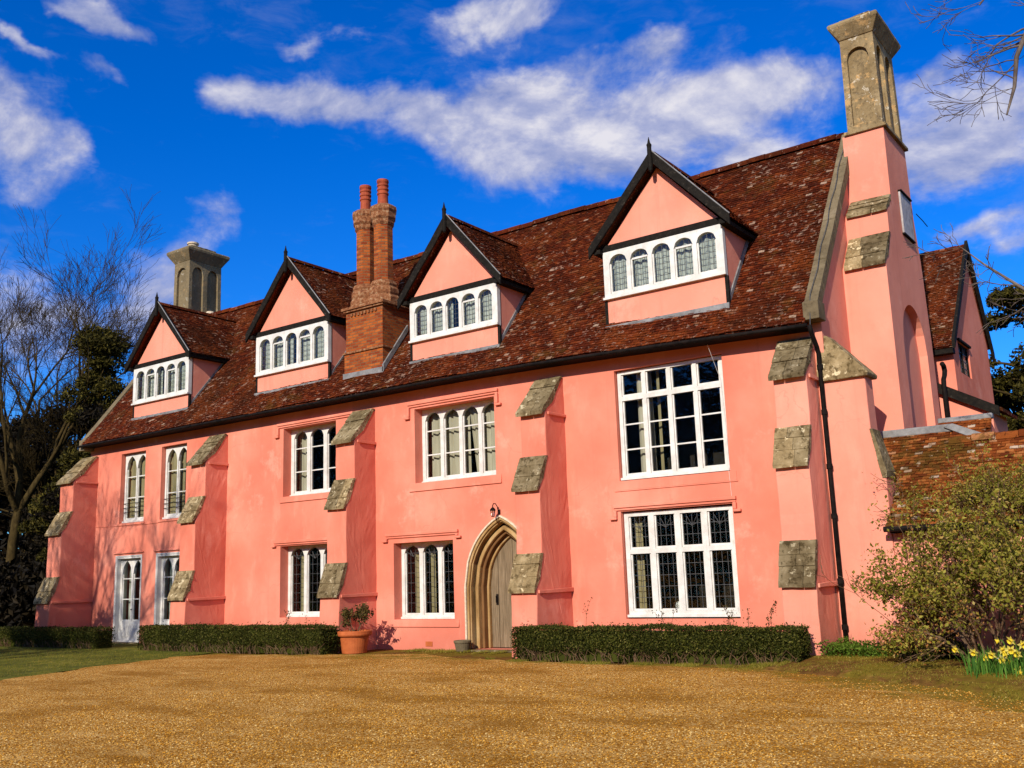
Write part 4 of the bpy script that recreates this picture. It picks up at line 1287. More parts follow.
# ---- dormers -----------------------------------------------------------
DOR_LABEL = ['far left dormer beside the square stack', 'dormer left of the brick chimney', 'dormer right of the brick chimney', 'dormer nearest the tall right chimney']
for di, (cx, hw, fz0, fz1, az) in enumerate(DORM):
    yf = 0.12
    ez = fz1 + 0.08                       # eaves of the dormer
    rz = az - 0.12                        # roof plane apex
    ho = hw + 0.20                        # half width at the eaves
    zb = roof_z(cx, yf)
    m = MB()
    # front apron and gable triangle
    m.plate(rect(cx - hw, cx + hw, zb - 0.1, fz0 - 0.001), [], yf, yf + 0.12, XZ)
    slope = (rz - ez) / ho
    tri_w = hw - 0.05
    tb = fz1 + 0.10
    m.plate([(cx - hw + 0.02, tb), (cx + hw - 0.02, tb), (cx, tb + (hw - 0.02) * slope * 1.0)], [], yf + 0.02, yf + 0.10, XZ)
    # cheeks
    for s in (-1, 1):
        xa, xb = (cx + s * hw, cx + s * (hw - 0.1))
        yt = -0.42 + (fz1 + 0.1 - eave_z(cx)) * (RY + 0.42) / (RZ - eave_z(cx))
        m.plate([(yf + 0.122, zb - 0.1), (yt + 0.2, fz1 + 0.1), (yf + 0.122, fz1 + 0.1)], [], min(xa, xb), max(xa, xb), YZ)
    dm = m.build('dormer', PINK2, house)
    dm['label'] = DOR_LABEL[di]
    # near-black sheet, the unlit attic put into its colour
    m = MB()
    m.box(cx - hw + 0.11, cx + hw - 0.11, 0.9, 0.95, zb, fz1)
    m.build('attic_dark_sheet', DARK, dm)
    # window
    cur = [(cx - hw + 0.05, cx + hw - 0.05, BLIND, 0.02, 0.17)] if di == 3 else [(cx - hw + 0.2, cx - 0.1, BLIND, 0.015, 0.17), (cx + 0.15, cx + hw - 0.2, BLIND, 0.015, 0.17)]
    window(dm, 'window', cx - hw - 0.01, cx + hw + 0.01, fz0, fz1, yf - 0.045, 5, 'round', lead=(4 if di == 3 else 3, 0.14), border=(0.15, 0.12, 0.10), mull=0.085, head_ratio=0.42, part_lights=(1, 3), curtain=cur, depth=0.12)
    # timber: tie beam, corner posts, barge boards
    m = MB()
    m.box(cx - hw - 0.06, cx + hw + 0.06, yf - 0.03, yf + 0.015, fz1 + 0.002, fz1 + 0.16)
    m.build('tie_beam', TIMBER, dm, bevel=0.01)
    for s in (-1, 1):
        m = MB()
        xa = cx + s * (hw - 0.03)
        m.box(min(xa, xa + s * 0.07), max(xa, xa + s * 0.07), yf - 0.012, yf + 0.05, zb - 0.08, fz0 - 0.012)
        m.build('corner_post', TIMBER, dm)
    m = MB()
    m.box(cx - hw - 0.04, cx + hw + 0.04, yf - 0.06, yf - 0.004, zb - 0.12, zb + 0.01)
    for s in (-1, 1):
        y2 = -0.42 + (ez - eave_z(cx)) * (RY + 0.42) / (RZ - eave_z(cx))
        m.plate([(yf, roof_z(cx, yf) - 0.02), (y2, ez - 0.02), (y2, ez + 0.12), (yf, roof_z(cx, yf) + 0.12)], [], cx + s * (hw + 0.005), cx + s * (hw + 0.035), YZ)
    m.build('lead_flashing', LEAD, dm)
    yb0, yb1 = -0.12, -0.06
    for s in (-1, 1):
        m = MB()
        dx, dz = ho, rz - ez
        L = math.hypot(dx, dz)
        nx_, nz_ = dz / L, dx / L            # outward normal in XZ for the right slope
        up, dn = 0.070, 0.125
        top = [(cx, rz + up / nz_), (cx + s * (ho + 0.06), ez - 0.06 * slope + up / nz_)]
        bot = [(cx + s * (ho + 0.06), ez - 0.06 * slope - dn / nz_ * 0.75), (cx, rz - dn / nz_)]
        m.plate(top + bot, [], yb0, yb1, XZ)
        m.build('barge_board', TIMBER, dm, bevel=0.008, sub=0.3, wob=0.010)
        if s < 0:
            continue
        m = MB()
        m.tube([(cx, yb0 - 0.012, rz + up / nz_ + 0.005), (cx + s * (ho + 0.08), yb0 - 0.012, ez - 0.08 * slope + up / nz_)], 0.014, 5)
        m.build('verge_lead', LEAD, dm)
    # finial
    m = MB()
    m.lathe(cx, -0.15, [(0.01, rz - 0.42), (0.045, rz - 0.38), (0.055, rz - 0.2), (0.05, rz + 0.15), (0.06, rz + 0.2), (0.035, rz + 0.24), (0.022, rz + 0.30), (0.006, rz + 0.38)], 8)
    m.build('finial', TIMBER, dm)
    # roof slopes
    m = MB()
    k = (RY + 0.42) / (RZ - eave_z(cx))
    y_at = lambda z: -0.42 + (z - eave_z(cx)) * k
    for s in (-1, 1):
        A = Vector((cx + s * ho, -0.08, ez))
        Vd = Vector((-s * ho, 0, rz - ez))
        L = Vd.length
        Vd.normalize()
        N = Vector((s * (rz - ez), 0, ho)).normalized()
        Ud = Vector((0, 1, 0))
        def P(u, v, A=A, Vd=Vd, Ud=Ud): return A + Ud * u + Vd * v
        def sk(u, v, A=A, Vd=Vd):
            p = A + Vd * v
            return (p.y + u) > y_at(p.z) + 0.06
        tile_field(m, P, N, y_at(rz) + 0.1, L, sk, seed=20 + di * 2 + s, w=0.135)
        e = N * 0.02
        q = [A - e, Vector((cx, -0.08, rz)) - e, Vector((cx, y_at(rz), rz)) - e, Vector((A.x, y_at(ez), ez)) - e]
        m.add([tuple(p) for p in q], [(0, 1, 2, 3)])
        # dark soffit line along the eaves
    yy = -0.08
    while yy < y_at(rz):
        y2 = min(yy + 0.36, y_at(rz) + 0.05)
        pts = []
        for xx in (yy, y2 - 0.01):
            for kk in range(5):
                t = R(-10 + 200 * kk / 4)
                pts.append((cx + 0.12 * math.cos(t), xx, rz - 0.02 + 0.10 * math.sin(t)))
        m.add(pts, [(kk, kk + 1, kk + 6, kk + 5) for kk in range(4)] + [tuple(range(5))])
        yy = y2
    m.build('dormer_roof', TILE, dm, fixn=False)
    for s in (-1, 1):
        m = MB()
        xa, xb = cx + s * (hw + 0.002), cx + s * (ho - 0.03)
        m.box(min(xa, xb), max(xa, xb), -0.05, y_at(ez) + 0.02, ez - 0.12, ez - 0.03)
        m.build('soffit', TIMBER, dm)

# air brick
m = MB()
m.box(-15.73, -15.52, -0.012, -0.002, 0.09, 0.20)
ab = m.build('air_brick', POT, house)
# thin cable hanging by the big window, cable on the far wall
m = MB()
m.tube([(-7.98, -0.30, 6.0), (-7.90, -0.03, 5.4), (-7.86, -0.02, 4.4), (-7.85, -0.015, 3.5), (-7.83, -0.012, 2.95)], 0.0035, 5)
m.build('hanging_cable', WHITE, house)
m = MB()
m.tube([(-29.7, -0.012, 3.62), (-27.5, -0.012, 3.56), (-26.2, -0.012, 3.58)], 0.008, 4)
m.build('wall_cable', PINK, house)

# ------------------------------------------------------------------ lantern over the door
ln = thing('wall_lantern', 'small black iron lantern on a curved bracket above the arched door', 'lantern', (-13.44, 0.0, 3.1))
m = MB()
m.tube([(-13.40, -0.01, 3.06), (-13.40, -0.07, 3.10), (-13.40, -0.10, 3.22), (-13.40, -0.18, 3.30), (-13.40, -0.28, 3.30), (-13.40, -0.32, 3.24), (-13.40, -0.32, 3.19)], 0.014, 6)
m.box(-13.44, -13.36, -0.02, -0.003, 3.0, 3.14)
m.build('bracket', BLACK, ln)
m = MB()
m.lathe(-13.40, -0.32, [(0.012, 3.20), (0.05, 3.17), (0.085, 3.12), (0.085, 3.10), (0.06, 3.095)], 8)
m.lathe(-13.40, -0.32, [(0.045, 2.92), (0.05, 2.935), (0.02, 2.945)], 8)
for k in range(4):
    t = R(45 + 90 * k)
    m.tube([(-13.40 + 0.045 * math.cos(t), -0.32 + 0.045 * math.sin(t), 2.93), (-13.40 + 0.07 * math.cos(t), -0.32 + 0.07 * math.sin(t), 3.10)], 0.007, 4)
m.build('lantern_cage', BLACK, ln)
m = MB()
m.lathe(-13.40, -0.32, [(0.04, 2.945), (0.062, 3.095)], 8)
m.build('lantern_glass', GLASS, ln)

for ch in ln.children:
    for v in ch.data.vertices:
        v.co = Vector((-13.46, 0.0, 3.06)) + (v.co - Vector((-13.40, 0.0, 3.06))) * 0.78
# ------------------------------------------------------------------ rear wing
wing = thing('rear_wing', 'pink gabled rear wing with steep tiled roof behind the right chimney', 'house', (-6, 9.5, 0))
WX = -5.0
m = MB()
wy0, wy1, way, waz, wel, wer = 7.25, 11.8, 10.1, 9.95, 7.0, 7.45
m.plate([(wy0, 0), (wy1, 0), (wy1, wer), (way, waz), (wy0, wel)], [rect(7.9, 9.15, 6.2, 7.0)], WX, WX - 0.3, YZ)
m.box(-13, WX - 0.301, wy0, wy0 + 0.25, 0, wel)
m.build('wall', PINK, wing)
m = MB()
A = Vector((-13, wy0 - 0.28, wel - 0.30))
Vd = Vector((0, way - wy0 + 0.28, waz - wel + 0.30 + 0.12))
L = Vd.length
Vd.normalize()
N = Vector((0, -Vd.z, Vd.y))
tile_field(m, lambda u, v: A + Vector((u, 0, 0)) + Vd * v, N, 8.12, L, seed=77)
B_ = A + Vd * L
m.add([tuple(A - N * 0.02), (WX + 0.12, A.y, A.z - 0.02), (WX + 0.12, B_.y, B_.z - 0.02), (-13, B_.y, B_.z - 0.02)], [(0, 1, 2, 3)])
m.add([(-13, B_.y, B_.z), (WX + 0.12, B_.y, B_.z), (WX + 0.12, wy1 + 0.2, wer), (-13, wy1 + 0.2, wer)], [(0, 1, 2, 3)])
m.build('roof', TILE, wing, fixn=False)
m = MB()
m.plate([(wy0 - 0.32, wel - 0.36), (wy0 - 0.32, wel - 0.12), (way, waz + 0.22), (way, waz - 0.06)], [], WX + 0.06, WX + 0.13, YZ)
m.plate([(wy1 + 0.22, wer - 0.36), (wy1 + 0.22, wer - 0.12), (way + 0.001, waz + 0.22), (way + 0.001, waz - 0.06)], [], WX + 0.06, WX + 0.13, YZ)
m.build('barge_board', TIMBER, wing)
m = MB()
m.box(-13, WX + 0.05, wy0 - 0.25, wy0 - 0.01, wel - 0.45, wel - 0.25)
m.build('eaves_board', TIMBER, wing)
m = MB()
m.plate(rect(7.9, 9.15, 6.2, 7.0), [rect(7.95, 8.50, 6.25, 6.95), rect(8.55, 9.10, 6.25, 6.95)], WX - 0.10, WX - 0.04, YZ)
wf = m.build('window', TIMBER, wing)
m = MB()
m.quad((WX - 0.07, 7.92, 6.22), (WX - 0.07, 9.13, 6.22), (WX - 0.07, 9.13, 6.98), (WX - 0.07, 7.92, 6.98))
m.build('glass', GLASS, wf, fixn=False)
m = MB()
m.box(WX - 0.14, WX - 0.12, 7.91, 9.14, 6.21, 6.99)
m.build('sky_glare_sheet', CREAM, wf)  # pale sheet behind the pane, imitating the sky reflected in it
m = MB()
for k in range(1, 6):
    m.box(WX - 0.066, WX - 0.058, 7.92 + 1.21 * k / 6 - 0.008, 7.92 + 1.21 * k / 6 + 0.008, 6.24, 6.96)
for k in range(1, 4):
    m.box(WX - 0.066, WX - 0.058, 7.95, 9.1, 6.22 + 0.76 * k / 4 - 0.008, 6.22 + 0.76 * k / 4 + 0.008)
m.build('lead_bars', CAME, wf)
m = MB()
m.box(WX + 0.001, WX + 0.06, 7.85, 9.2, 7.005, 7.06)
m.build('drip_board', TIMBER, wf)
# lean-to against the wing: its verge runs out along the gable
m = MB()
m.plate([(-6.0, 0), (-4.02, 0), (-4.02, 4.86), (-4.99, 5.38), (-6.0, 5.92)], [], 5.58, 5.78, XZ)
m.box(-4.22, -4.02, 5.781, 7.24, 0, 4.86)
m.build('porch_wall', PINK2, wing)
m = MB()
m.plate([(-5.05, 5.36), (-3.86, 4.70), (-3.86, 4.92), (-5.05, 5.60)], [], 5.44, 5.53, XZ)
m.build('barge_board', TIMBER, wing)
m = MB()
m.plate([(-5.05, 5.50), (-3.80, 4.80), (-3.80, 4.88), (-5.05, 5.58)], [], 5.531, 7.3, XZ)
m.build('porch_roof', TILE, wing)
m = MB()
m.tube([(-4.86, 5.16, 3.9), (-4.86, 5.16, 5.45), (-4.86, 5.2, 5.62), (-4.86, 5.34, 5.72), (-4.86, 5.42, 5.84), (-4.86, 5.36, 5.95), (-4.86, 5.24, 5.98)], 0.055, 8)
m.build('vent_pipe', BLACK, wing, smooth=True)

# ------------------------------------------------------------------ lean-to on the right
lean = thing('lean_to', 'low pink lean-to with mossy orange tile roof behind the shrub', 'outbuilding', (-2, 1, 0))
EX0, EX1 = -5.5, 4.0
e_y, e_z, r_y, r_z = -0.24, 2.24, 1.38, 3.80
m = MB()
m.box(-4.898, EX1, 0.02, 0.3, -0.05, 2.30)
m.box(EX1 - 0.3, EX1, 0.301, 1.4, -0.05, 3.2)
m.build('wall', PINK2, lean)
m = MB()
A = Vector((EX0, e_y, e_z))
Vd = Vector((0, r_y - e_y, r_z - e_z))
L = Vd.length
Vd.normalize()
N = Vector((0, -Vd.z, Vd.y))
tile_field(m, lambda u, v: A + Vector((u, 0, 0)) + Vd * v, N, EX1 - EX0, L, lambda u, v: EX0 + u < -4.90 and e_y + Vd.y * v < 0.40, seed=90)
Lx = 0.36
A2 = A + Vd * L
tile_field(m, lambda u, v: A2 + Vector((u, 0, 0)) + Vd * v, N, 1.40, Lx, seed=91)
m.add([(-4.90, e_y, e_z - 0.02), (EX1, e_y, e_z - 0.02), (EX1, r_y, r_z - 0.02), (-4.90, r_y, r_z - 0.02)], [(0, 1, 2, 3)])
m.add([(EX0, 0.47, e_z + (0.47 - e_y) * (r_z - e_z) / (r_y - e_y) - 0.02), (-4.90, 0.47, e_z + (0.47 - e_y) * (r_z - e_z) / (r_y - e_y) - 0.02), (-4.90, r_y, r_z - 0.02), (EX0, r_y, r_z - 0.02)], [(0, 1, 2, 3)])
m.add([(EX0, r_y, r_z - 0.02), (EX0 + 1.40, r_y, r_z - 0.02), (EX0 + 1.40, r_y + Vd.y * Lx, r_z + Vd.z * Lx - 0.02), (EX0, r_y + Vd.y * Lx, r_z + Vd.z * Lx - 0.02)], [(0, 1, 2, 3)])
m.add([(EX0, r_y, r_z - 0.02), (EX1, r_y, r_z - 0.02), (EX1, 3.0, 2.6), (EX0, 3.0, 2.6)], [(0, 1, 2, 3)])
lr = m.build('roof', TILEW, lean, fixn=False)
m = MB()
x = EX0 + 1.42
rr = random.Random(8)
while x < EX1:
    pts = []
    dz = rr.uniform(-0.012, 0.012)
    for xx in (x, x + 0.38):
        for kk in range(7):
            t = R(-15 + 210 * kk / 6)
            pts.append((xx, r_y + 0.02 + 0.13 * math.cos(t), r_z - 0.02 + dz + 0.11 * math.sin(t)))
    m.add(pts, [(kk, kk + 1, kk + 8, kk + 7) for kk in range(6)] + [tuple(range(7)), tuple(range(7, 14))])
    x += 0.39
m.build('ridge_tiles', TILEW, lr, fixn=False)
m = MB()
ty, tz_ = r_y + Vd.y * Lx, r_z + Vd.z * Lx
m.box(EX0 + 0.1, EX0 + 1.44, ty - 0.08, ty + 0.06, tz_ - 0.05, tz_ + 0.10)
m.plate([(EX0 + 1.30, tz_ + 0.04), (EX0 + 1.46, tz_ + 0.10), (EX0 + 1.98, r_z + 0.10), (EX0 + 1.90, r_z - 0.02)], [], ty - 0.12, ty + 0.04, XZ)
m.build('lead_flashing', LEAD, lr, bevel=0.02)
m = MB()
m.tube([(-4.96, e_y - 0.05, e_z - 0.03), (EX1, e_y - 0.05, e_z - 0.03)], 0.05, 8)
m.box(-4.88, EX1, e_y + 0.02, 0.015, e_z - 0.10, e_z - 0.04)
m.build('gutter', BLACK, lean)
# second small roof behind it
back = thing('back_outhouse', 'small tile roofed outhouse with lead ridge behind the lean-to', 'outbuilding', (-4, 3.6, 0))
m = MB()
A = Vector((-4.6, 2.35, 3.6))
Vd = Vector((0, 0.75, 0.80))
L = Vd.length
Vd.normalize()
N = Vector((0, -Vd.z, Vd.y))
tile_field(m, lambda u, v: A + Vector((u, 0, 0)) + Vd * v, N, 0.98, L, seed=93)
m.add([tuple(A - N * 0.02), (-3.62, A.y, A.z - 0.02), (-3.62, 3.1, 4.38), (-4.6, 3.1, 4.38)], [(0, 1, 2, 3)])
m.build('roof', TILEW, back, fixn=False)
m = MB()
m.box(-4.62, -3.60, 3.05, 3.2, 4.36, 4.47)
m.build('lead_ridge', LEAD, back, bevel=0.02)
m = MB()
m.plate([(2.4, 0), (5.2, 0), (5.2, 3.4), (3.12, 4.35), (2.4, 3.58)], [], -3.75, -3.66, YZ)
m.box(-4.6, -3.76, 2.42, 2.6, 0, 3.55)
m.build('wall', PINK, back)

# ------------------------------------------------------------------ foliage helpers
def leaf_card(mb, p, size, rr, up=0.3, aspect=0.5, bend=True):
    d = Vector((rr.gauss(0, 1), rr.gauss(0, 1), rr.gauss(0, 1) + up)).normalized()
    s = d.cross(Vector((rr.gauss(0, 1), rr.gauss(0, 1), rr.gauss(0, 1)))).normalized()
    a = p - d * size * 0.5
    b = p + d * size * 0.5
    w = s * size * aspect * 0.5
    nrm = d.cross(s) * size * 0.12
    mb.add([tuple(a), tuple(p + w + nrm), tuple(b), tuple(p - w + nrm)], [(0, 1, 2, 3)])

def grow(mb, p, d, length, rad, depth, rr, spread=0.6, up=0.12, kids=(3, 5), ratio=0.62, tips=None, sides=5, wig=0.12, minr=0.004):
    segs = 4 if depth > 1 else 3
    pts, rads = [Vector(p)], [rad]
    d = Vector(d).normalized()
    for i in range(segs):
        d = (d + Vector((rr.gauss(0, wig), rr.gauss(0, wig), rr.gauss(0, wig) + up * 0.4))).normalized()
        pts.append(pts[-1] + d * length / segs)
        rads.append(max(minr, rad * (1 - 0.55 * (i + 1) / segs)))
    mb.tube(pts, rads, max(3, sides), cap=False)
    if depth <= 0:
        if tips is not None:
            tips.extend(pts[1:])
        return
    if tips is not None and depth == 1:
        tips.append(pts[-1])
    nk = rr.randint(*kids)
    for k in range(nk):
        f = rr.uniform(0.35, 1.0) if k else 1.0
        i = min(segs - 1, int(f * segs))
        q = pts[i].lerp(pts[i + 1], f * segs - i)
        ax = d.orthogonal().normalized()
        ax.rotate(Matrix.Rotation(rr.uniform(0, 2 * math.pi), 3, d))
        nd = (d + ax * spread * rr.uniform(0.6, 1.3) + Vector((0, 0, up))).normalized()
        grow(mb, q, nd, length * ratio * rr.uniform(0.75, 1.15), max(minr, rads[i] * 0.62), depth - 1, rr, spread, up, kids, ratio, tips, sides - 1, wig, minr)

def bare_tree(label, loc, height, seed, depth=5, lean=(0, 0), m=BARK, spread=0.5, group=None, rad=None, first=0.3, kids=(3, 5), cat='tree', name='bare_tree'):
    t = thing(name, label, cat, loc, group)
    t['local'] = 1
    rr = random.Random(seed)
    mb = MB()
    rad = rad or height * 0.016
    th = height * first
    pts = [Vector((0, 0, -0.1))]
    d = Vector((lean[0], lean[1], 1)).normalized()
    for i in range(5):
        d = (d + Vector((rr.gauss(0, 0.05), rr.gauss(0, 0.05), 0))).normalized()
        pts.append(pts[-1] + d * th / 5)
    mb.tube(pts, [rad * (1.25 if i == 0 else 1 - 0.08 * i) for i in range(6)], 9, cap=False)
    mb.build('trunk', m, t, smooth=True, fixn=False)
    cb_ = MB()
    nk = rr.randint(3, 4)
    for k in range(nk + 1):
        ax = Vector((math.cos(k * 2.2 + seed), math.sin(k * 2.2 + seed), 0))
        nd = (d + ax * spread * (0.8 if k else 0.15) * rr.uniform(0.7, 1.2)).normalized()
        grow(cb_, pts[-1 - (k % 2)], nd, height * 0.30 * rr.uniform(0.85, 1.1), rad * 0.6, depth - 1, rr, spread, 0.07, kids, 0.66, None, 6, 0.10, 0.007)
    cb_.build('crown', m, t, smooth=True, fixn=False)
    return t

def leafy_tree(name, label, loc, height, width, seed, mat_leaf, n, leaf_size, conifer=False, group=None, trunk_mat=BARK):
    t = thing(name, label, 'tree', loc, group)
    t['local'] = 1
    rr = random.Random(seed)
    mb = MB()
    mb.tube([(0, 0, -0.1), (0.05, 0, height * 0.35), (0, 0.05, height * 0.7), (0, 0, height * 0.96)], [height * 0.022, height * 0.017, height * 0.009, 0.02], 8)
    cl = []
    for i in range(int(26 + width * 6)):
        z = height * (0.12 + 0.86 * rr.random() ** 0.9)
        k = (1 - (z / height)) if conifer else math.sqrt(max(0.02, 1 - ((z / height - 0.5) / 0.52) ** 2))
        r = width * (0.15 + 0.85 * k) * math.sqrt(rr.random()) if not conifer else width * (k * 0.95 + 0.06) * rr.uniform(0.3, 1)
        a = rr.uniform(0, 2 * math.pi)
        c = Vector((r * math.cos(a), r * math.sin(a), z))
        cl.append(c)
        mb.tube([(0, 0, max(0.3, z - r * 0.25)), tuple(c * 0.6 + Vector((0, 0, z * 0.4 - r * 0.05))), tuple(c)], [0.06, 0.035, 0.012], 4, cap=False)
    mb.build('trunk', trunk_mat, t, smooth=True, fixn=False)
    lf = MB()
    per = n // len(cl)
    for c in cl:
        sz = width * rr.uniform(0.16, 0.34)
        for i in range(per):
            q = Vector((rr.gauss(0, 1), rr.gauss(0, 1), rr.gauss(0, 0.55)))
            q = q.normalized() * (rr.random() ** 0.4) * sz
            q.z *= 0.55
            q.z -= 0.25 * (q.x ** 2 + q.y ** 2) / max(sz, 0.1)
            leaf_card(lf, c + q, leaf_size * rr.uniform(0.6, 1.4), rr, 0.0, 0.42)
    lf.build('crown', mat_leaf, t, fixn=False)
    return t

# ------------------------------------------------------------------ trees at the left
wg = 'trees of the wood left of the house'
bare_tree('tall bare tree with ivy green trunk at the left edge', (-46.9, 6.0, 0), 19.0, 11, 6, (0.16, 0.0), BARK, 0.52, wg, 0.30, 0.36)
bare_tree('slender bare tree just left of the far gable', (-47.5, 9.0, 0), 12.5, 23, 6, (0.02, 0), BARK, 0.6, wg, 0.2, 0.3)
bare_tree('bare tree cut by the left edge of the photo', (-51.5, 9.0, 0), 20.5, 31, 6, (0.05, 0), BARK, 0.62, wg, 0.26, 0.3)
leafy_tree('yew_tree', 'olive green conifer rising beside the far gable', (-42.3, 7.5, 0), 14.0, 3.6, 5, L_YEW, 26000, 0.20, True, wg)
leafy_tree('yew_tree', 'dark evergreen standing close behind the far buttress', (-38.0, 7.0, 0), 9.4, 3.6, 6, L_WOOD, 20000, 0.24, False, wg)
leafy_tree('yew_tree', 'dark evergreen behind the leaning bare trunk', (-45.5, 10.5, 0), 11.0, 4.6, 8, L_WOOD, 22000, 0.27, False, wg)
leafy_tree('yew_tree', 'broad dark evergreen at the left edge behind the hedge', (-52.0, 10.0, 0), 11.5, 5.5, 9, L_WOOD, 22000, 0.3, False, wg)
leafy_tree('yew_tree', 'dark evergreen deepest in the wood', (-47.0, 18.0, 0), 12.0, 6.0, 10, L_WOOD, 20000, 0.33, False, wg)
def woodland(label, path, depth, hlo, hhi, n, size, seed, m_):
    mb = MB()
    rr = random.Random(seed)
    for i in range(n):
        u = rr.random() * (len(path) - 1)
        k = int(u)
        a_, b_ = Vector(path[k]), Vector(path[k + 1])
        p = a_.lerp(b_, u - k)
        d = (b_ - a_).normalized()
        q = rr.uniform(0, 1)
        p = p + Vector((-d.y, d.x)) * depth * (q - 0.5)
        h = hlo + (hhi - hlo) * (0.5 + 0.9 * mnoise.noise(Vector((p.x * 0.13, p.y * 0.13, seed)))) + 0.8 * mnoise.noise(Vector((p.x * 0.6, p.y * 0.6, seed)))
        z = h * rr.random() ** 0.8
        leaf_card(mb, Vector((p.x, p.y, z)), size * rr.uniform(0.6, 1.5), rr, 0.0, 0.55)
    return tag(mb.build('woodland', m_, None, fixn=False), label, 'wood', None, 'stuff')
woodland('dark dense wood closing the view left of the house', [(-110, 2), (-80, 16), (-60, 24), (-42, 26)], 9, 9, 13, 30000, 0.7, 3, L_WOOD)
woodland('unseen belt of trees added opposite the house to darken window reflections', [(-105, -8), (-100, -40), (-75, -68), (-40, -80), (0, -84), (45, -80)], 10, 22, 27, 30000, 1.5, 4, L_TREE)  # added out of view, tall enough to keep blue sky out of the panes
woodland('dark evergreen belt behind the rear wing at the right edge', [(-14, 24), (-4, 23), (6, 20)], 4, 7.0, 9.5, 16000, 0.35, 12, L_WOOD)
woodland('dark shaded undergrowth behind the far hedge', [(-80, 0), (-52, 4), (-37, 5)], 4, 2.2, 3.6, 14000, 0.35, 6, L_WOOD)
# ------------------------------------------------------------------ trees at the right
leafy_tree('yew_tree', 'olive green evergreen beyond the rear wing at the right edge', (-4.6, 17.5, 0), 10.6, 3.2, 15, L_YEW, 34000, 0.18, False)
t = bare_tree('bare tree whose drooping boughs reach in at the right edge', (2.4, -1.2, 0), 12.0, 41, 4, (0, 0), BARKR, 0.45, None, 0.22, 0.42)
bm_ = MB()
rr = random.Random(4)
def bough(pts, rads, kids, ln, seed, down=-0.25):
    r2 = random.Random(seed)
    pts = [Vector(p) - Vector((2.4, -1.2, 0)) for p in pts]
    bm_.tube(pts, rads, 7, cap=False)
    for i in range(1, len(pts)):
        for k in range(kids):
            f = r2.random()
            q = pts[i - 1].lerp(pts[i], f)
            nd = Vector((-0.9 + r2.gauss(0, 0.35), r2.gauss(0, 0.5), r2.gauss(0.05, 0.35)))
            grow(bm_, q, nd, ln * r2.uniform(0.6, 1.15), rads[i] * 0.42, 2, r2, 0.55, 0.02, (2, 4), 0.6, None, 4, 0.16, 0.005)
bough([(2.35, -1.2, 6.5), (0.6, -1.0, 9.3), (-0.8, -1.0, 10.3), (-1.65, -1, 10.1), (-1.86, -1.0, 9.7), (-1.95, -1, 9.2), (-2.12, -1, 8.75)], [0.13, 0.09, 0.07, 0.05, 0.04, 0.03, 0.014], 4, 0.85, 3)
bough([(2.35, -1.2, 4.0), (0.0, -1.0, 4.9), (-1.7, -1.0, 5.3), (-2.3, -1.0, 5.9), (-2.75, -1, 6.35), (-3.05, -1, 6.7)], [0.10, 0.06, 0.04, 0.026, 0.016, 0.007], 4, 0.5, 6)
bough([(2.35, -1.2, 7.5), (0.6, -1.0, 10.8), (-1.0, -1.0, 11.5), (-1.9, -1.0, 11.2), (-2.3, -1.0, 10.8)], [0.11, 0.07, 0.045, 0.03, 0.014], 3, 0.7, 9)
bm_.build('bough', BARKR, t, smooth=True, fixn=False)
# trees outside the frame that throw their shade on the far end of the house
dg_ = 'trees along the drive out of view'
bare_tree('bare tree beside the drive whose shade falls on the far end', (-24.4, -15.5, 0), 14.0, 52, 5, (0, 0), BARK, 0.5, dg_)
bare_tree('bare tree beside the drive whose shade falls on the far lawn', (-28.0, -14.0, 0), 13.5, 57, 5, (0, 0), BARK, 0.5, dg_)
leafy_tree('yew_tree', 'clipped dark evergreen beside the drive shading the far hedge', (-28.2, -9.0, 0), 5.2, 1.8, 58, L_YEW, 7000, 0.16, False, dg_)
leafy_tree('yew_tree', 'second dark evergreen beside the drive by the far lawn', (-32.5, -8.5, 0), 5.6, 2.0, 59, L_YEW, 7000, 0.16, False, dg_)

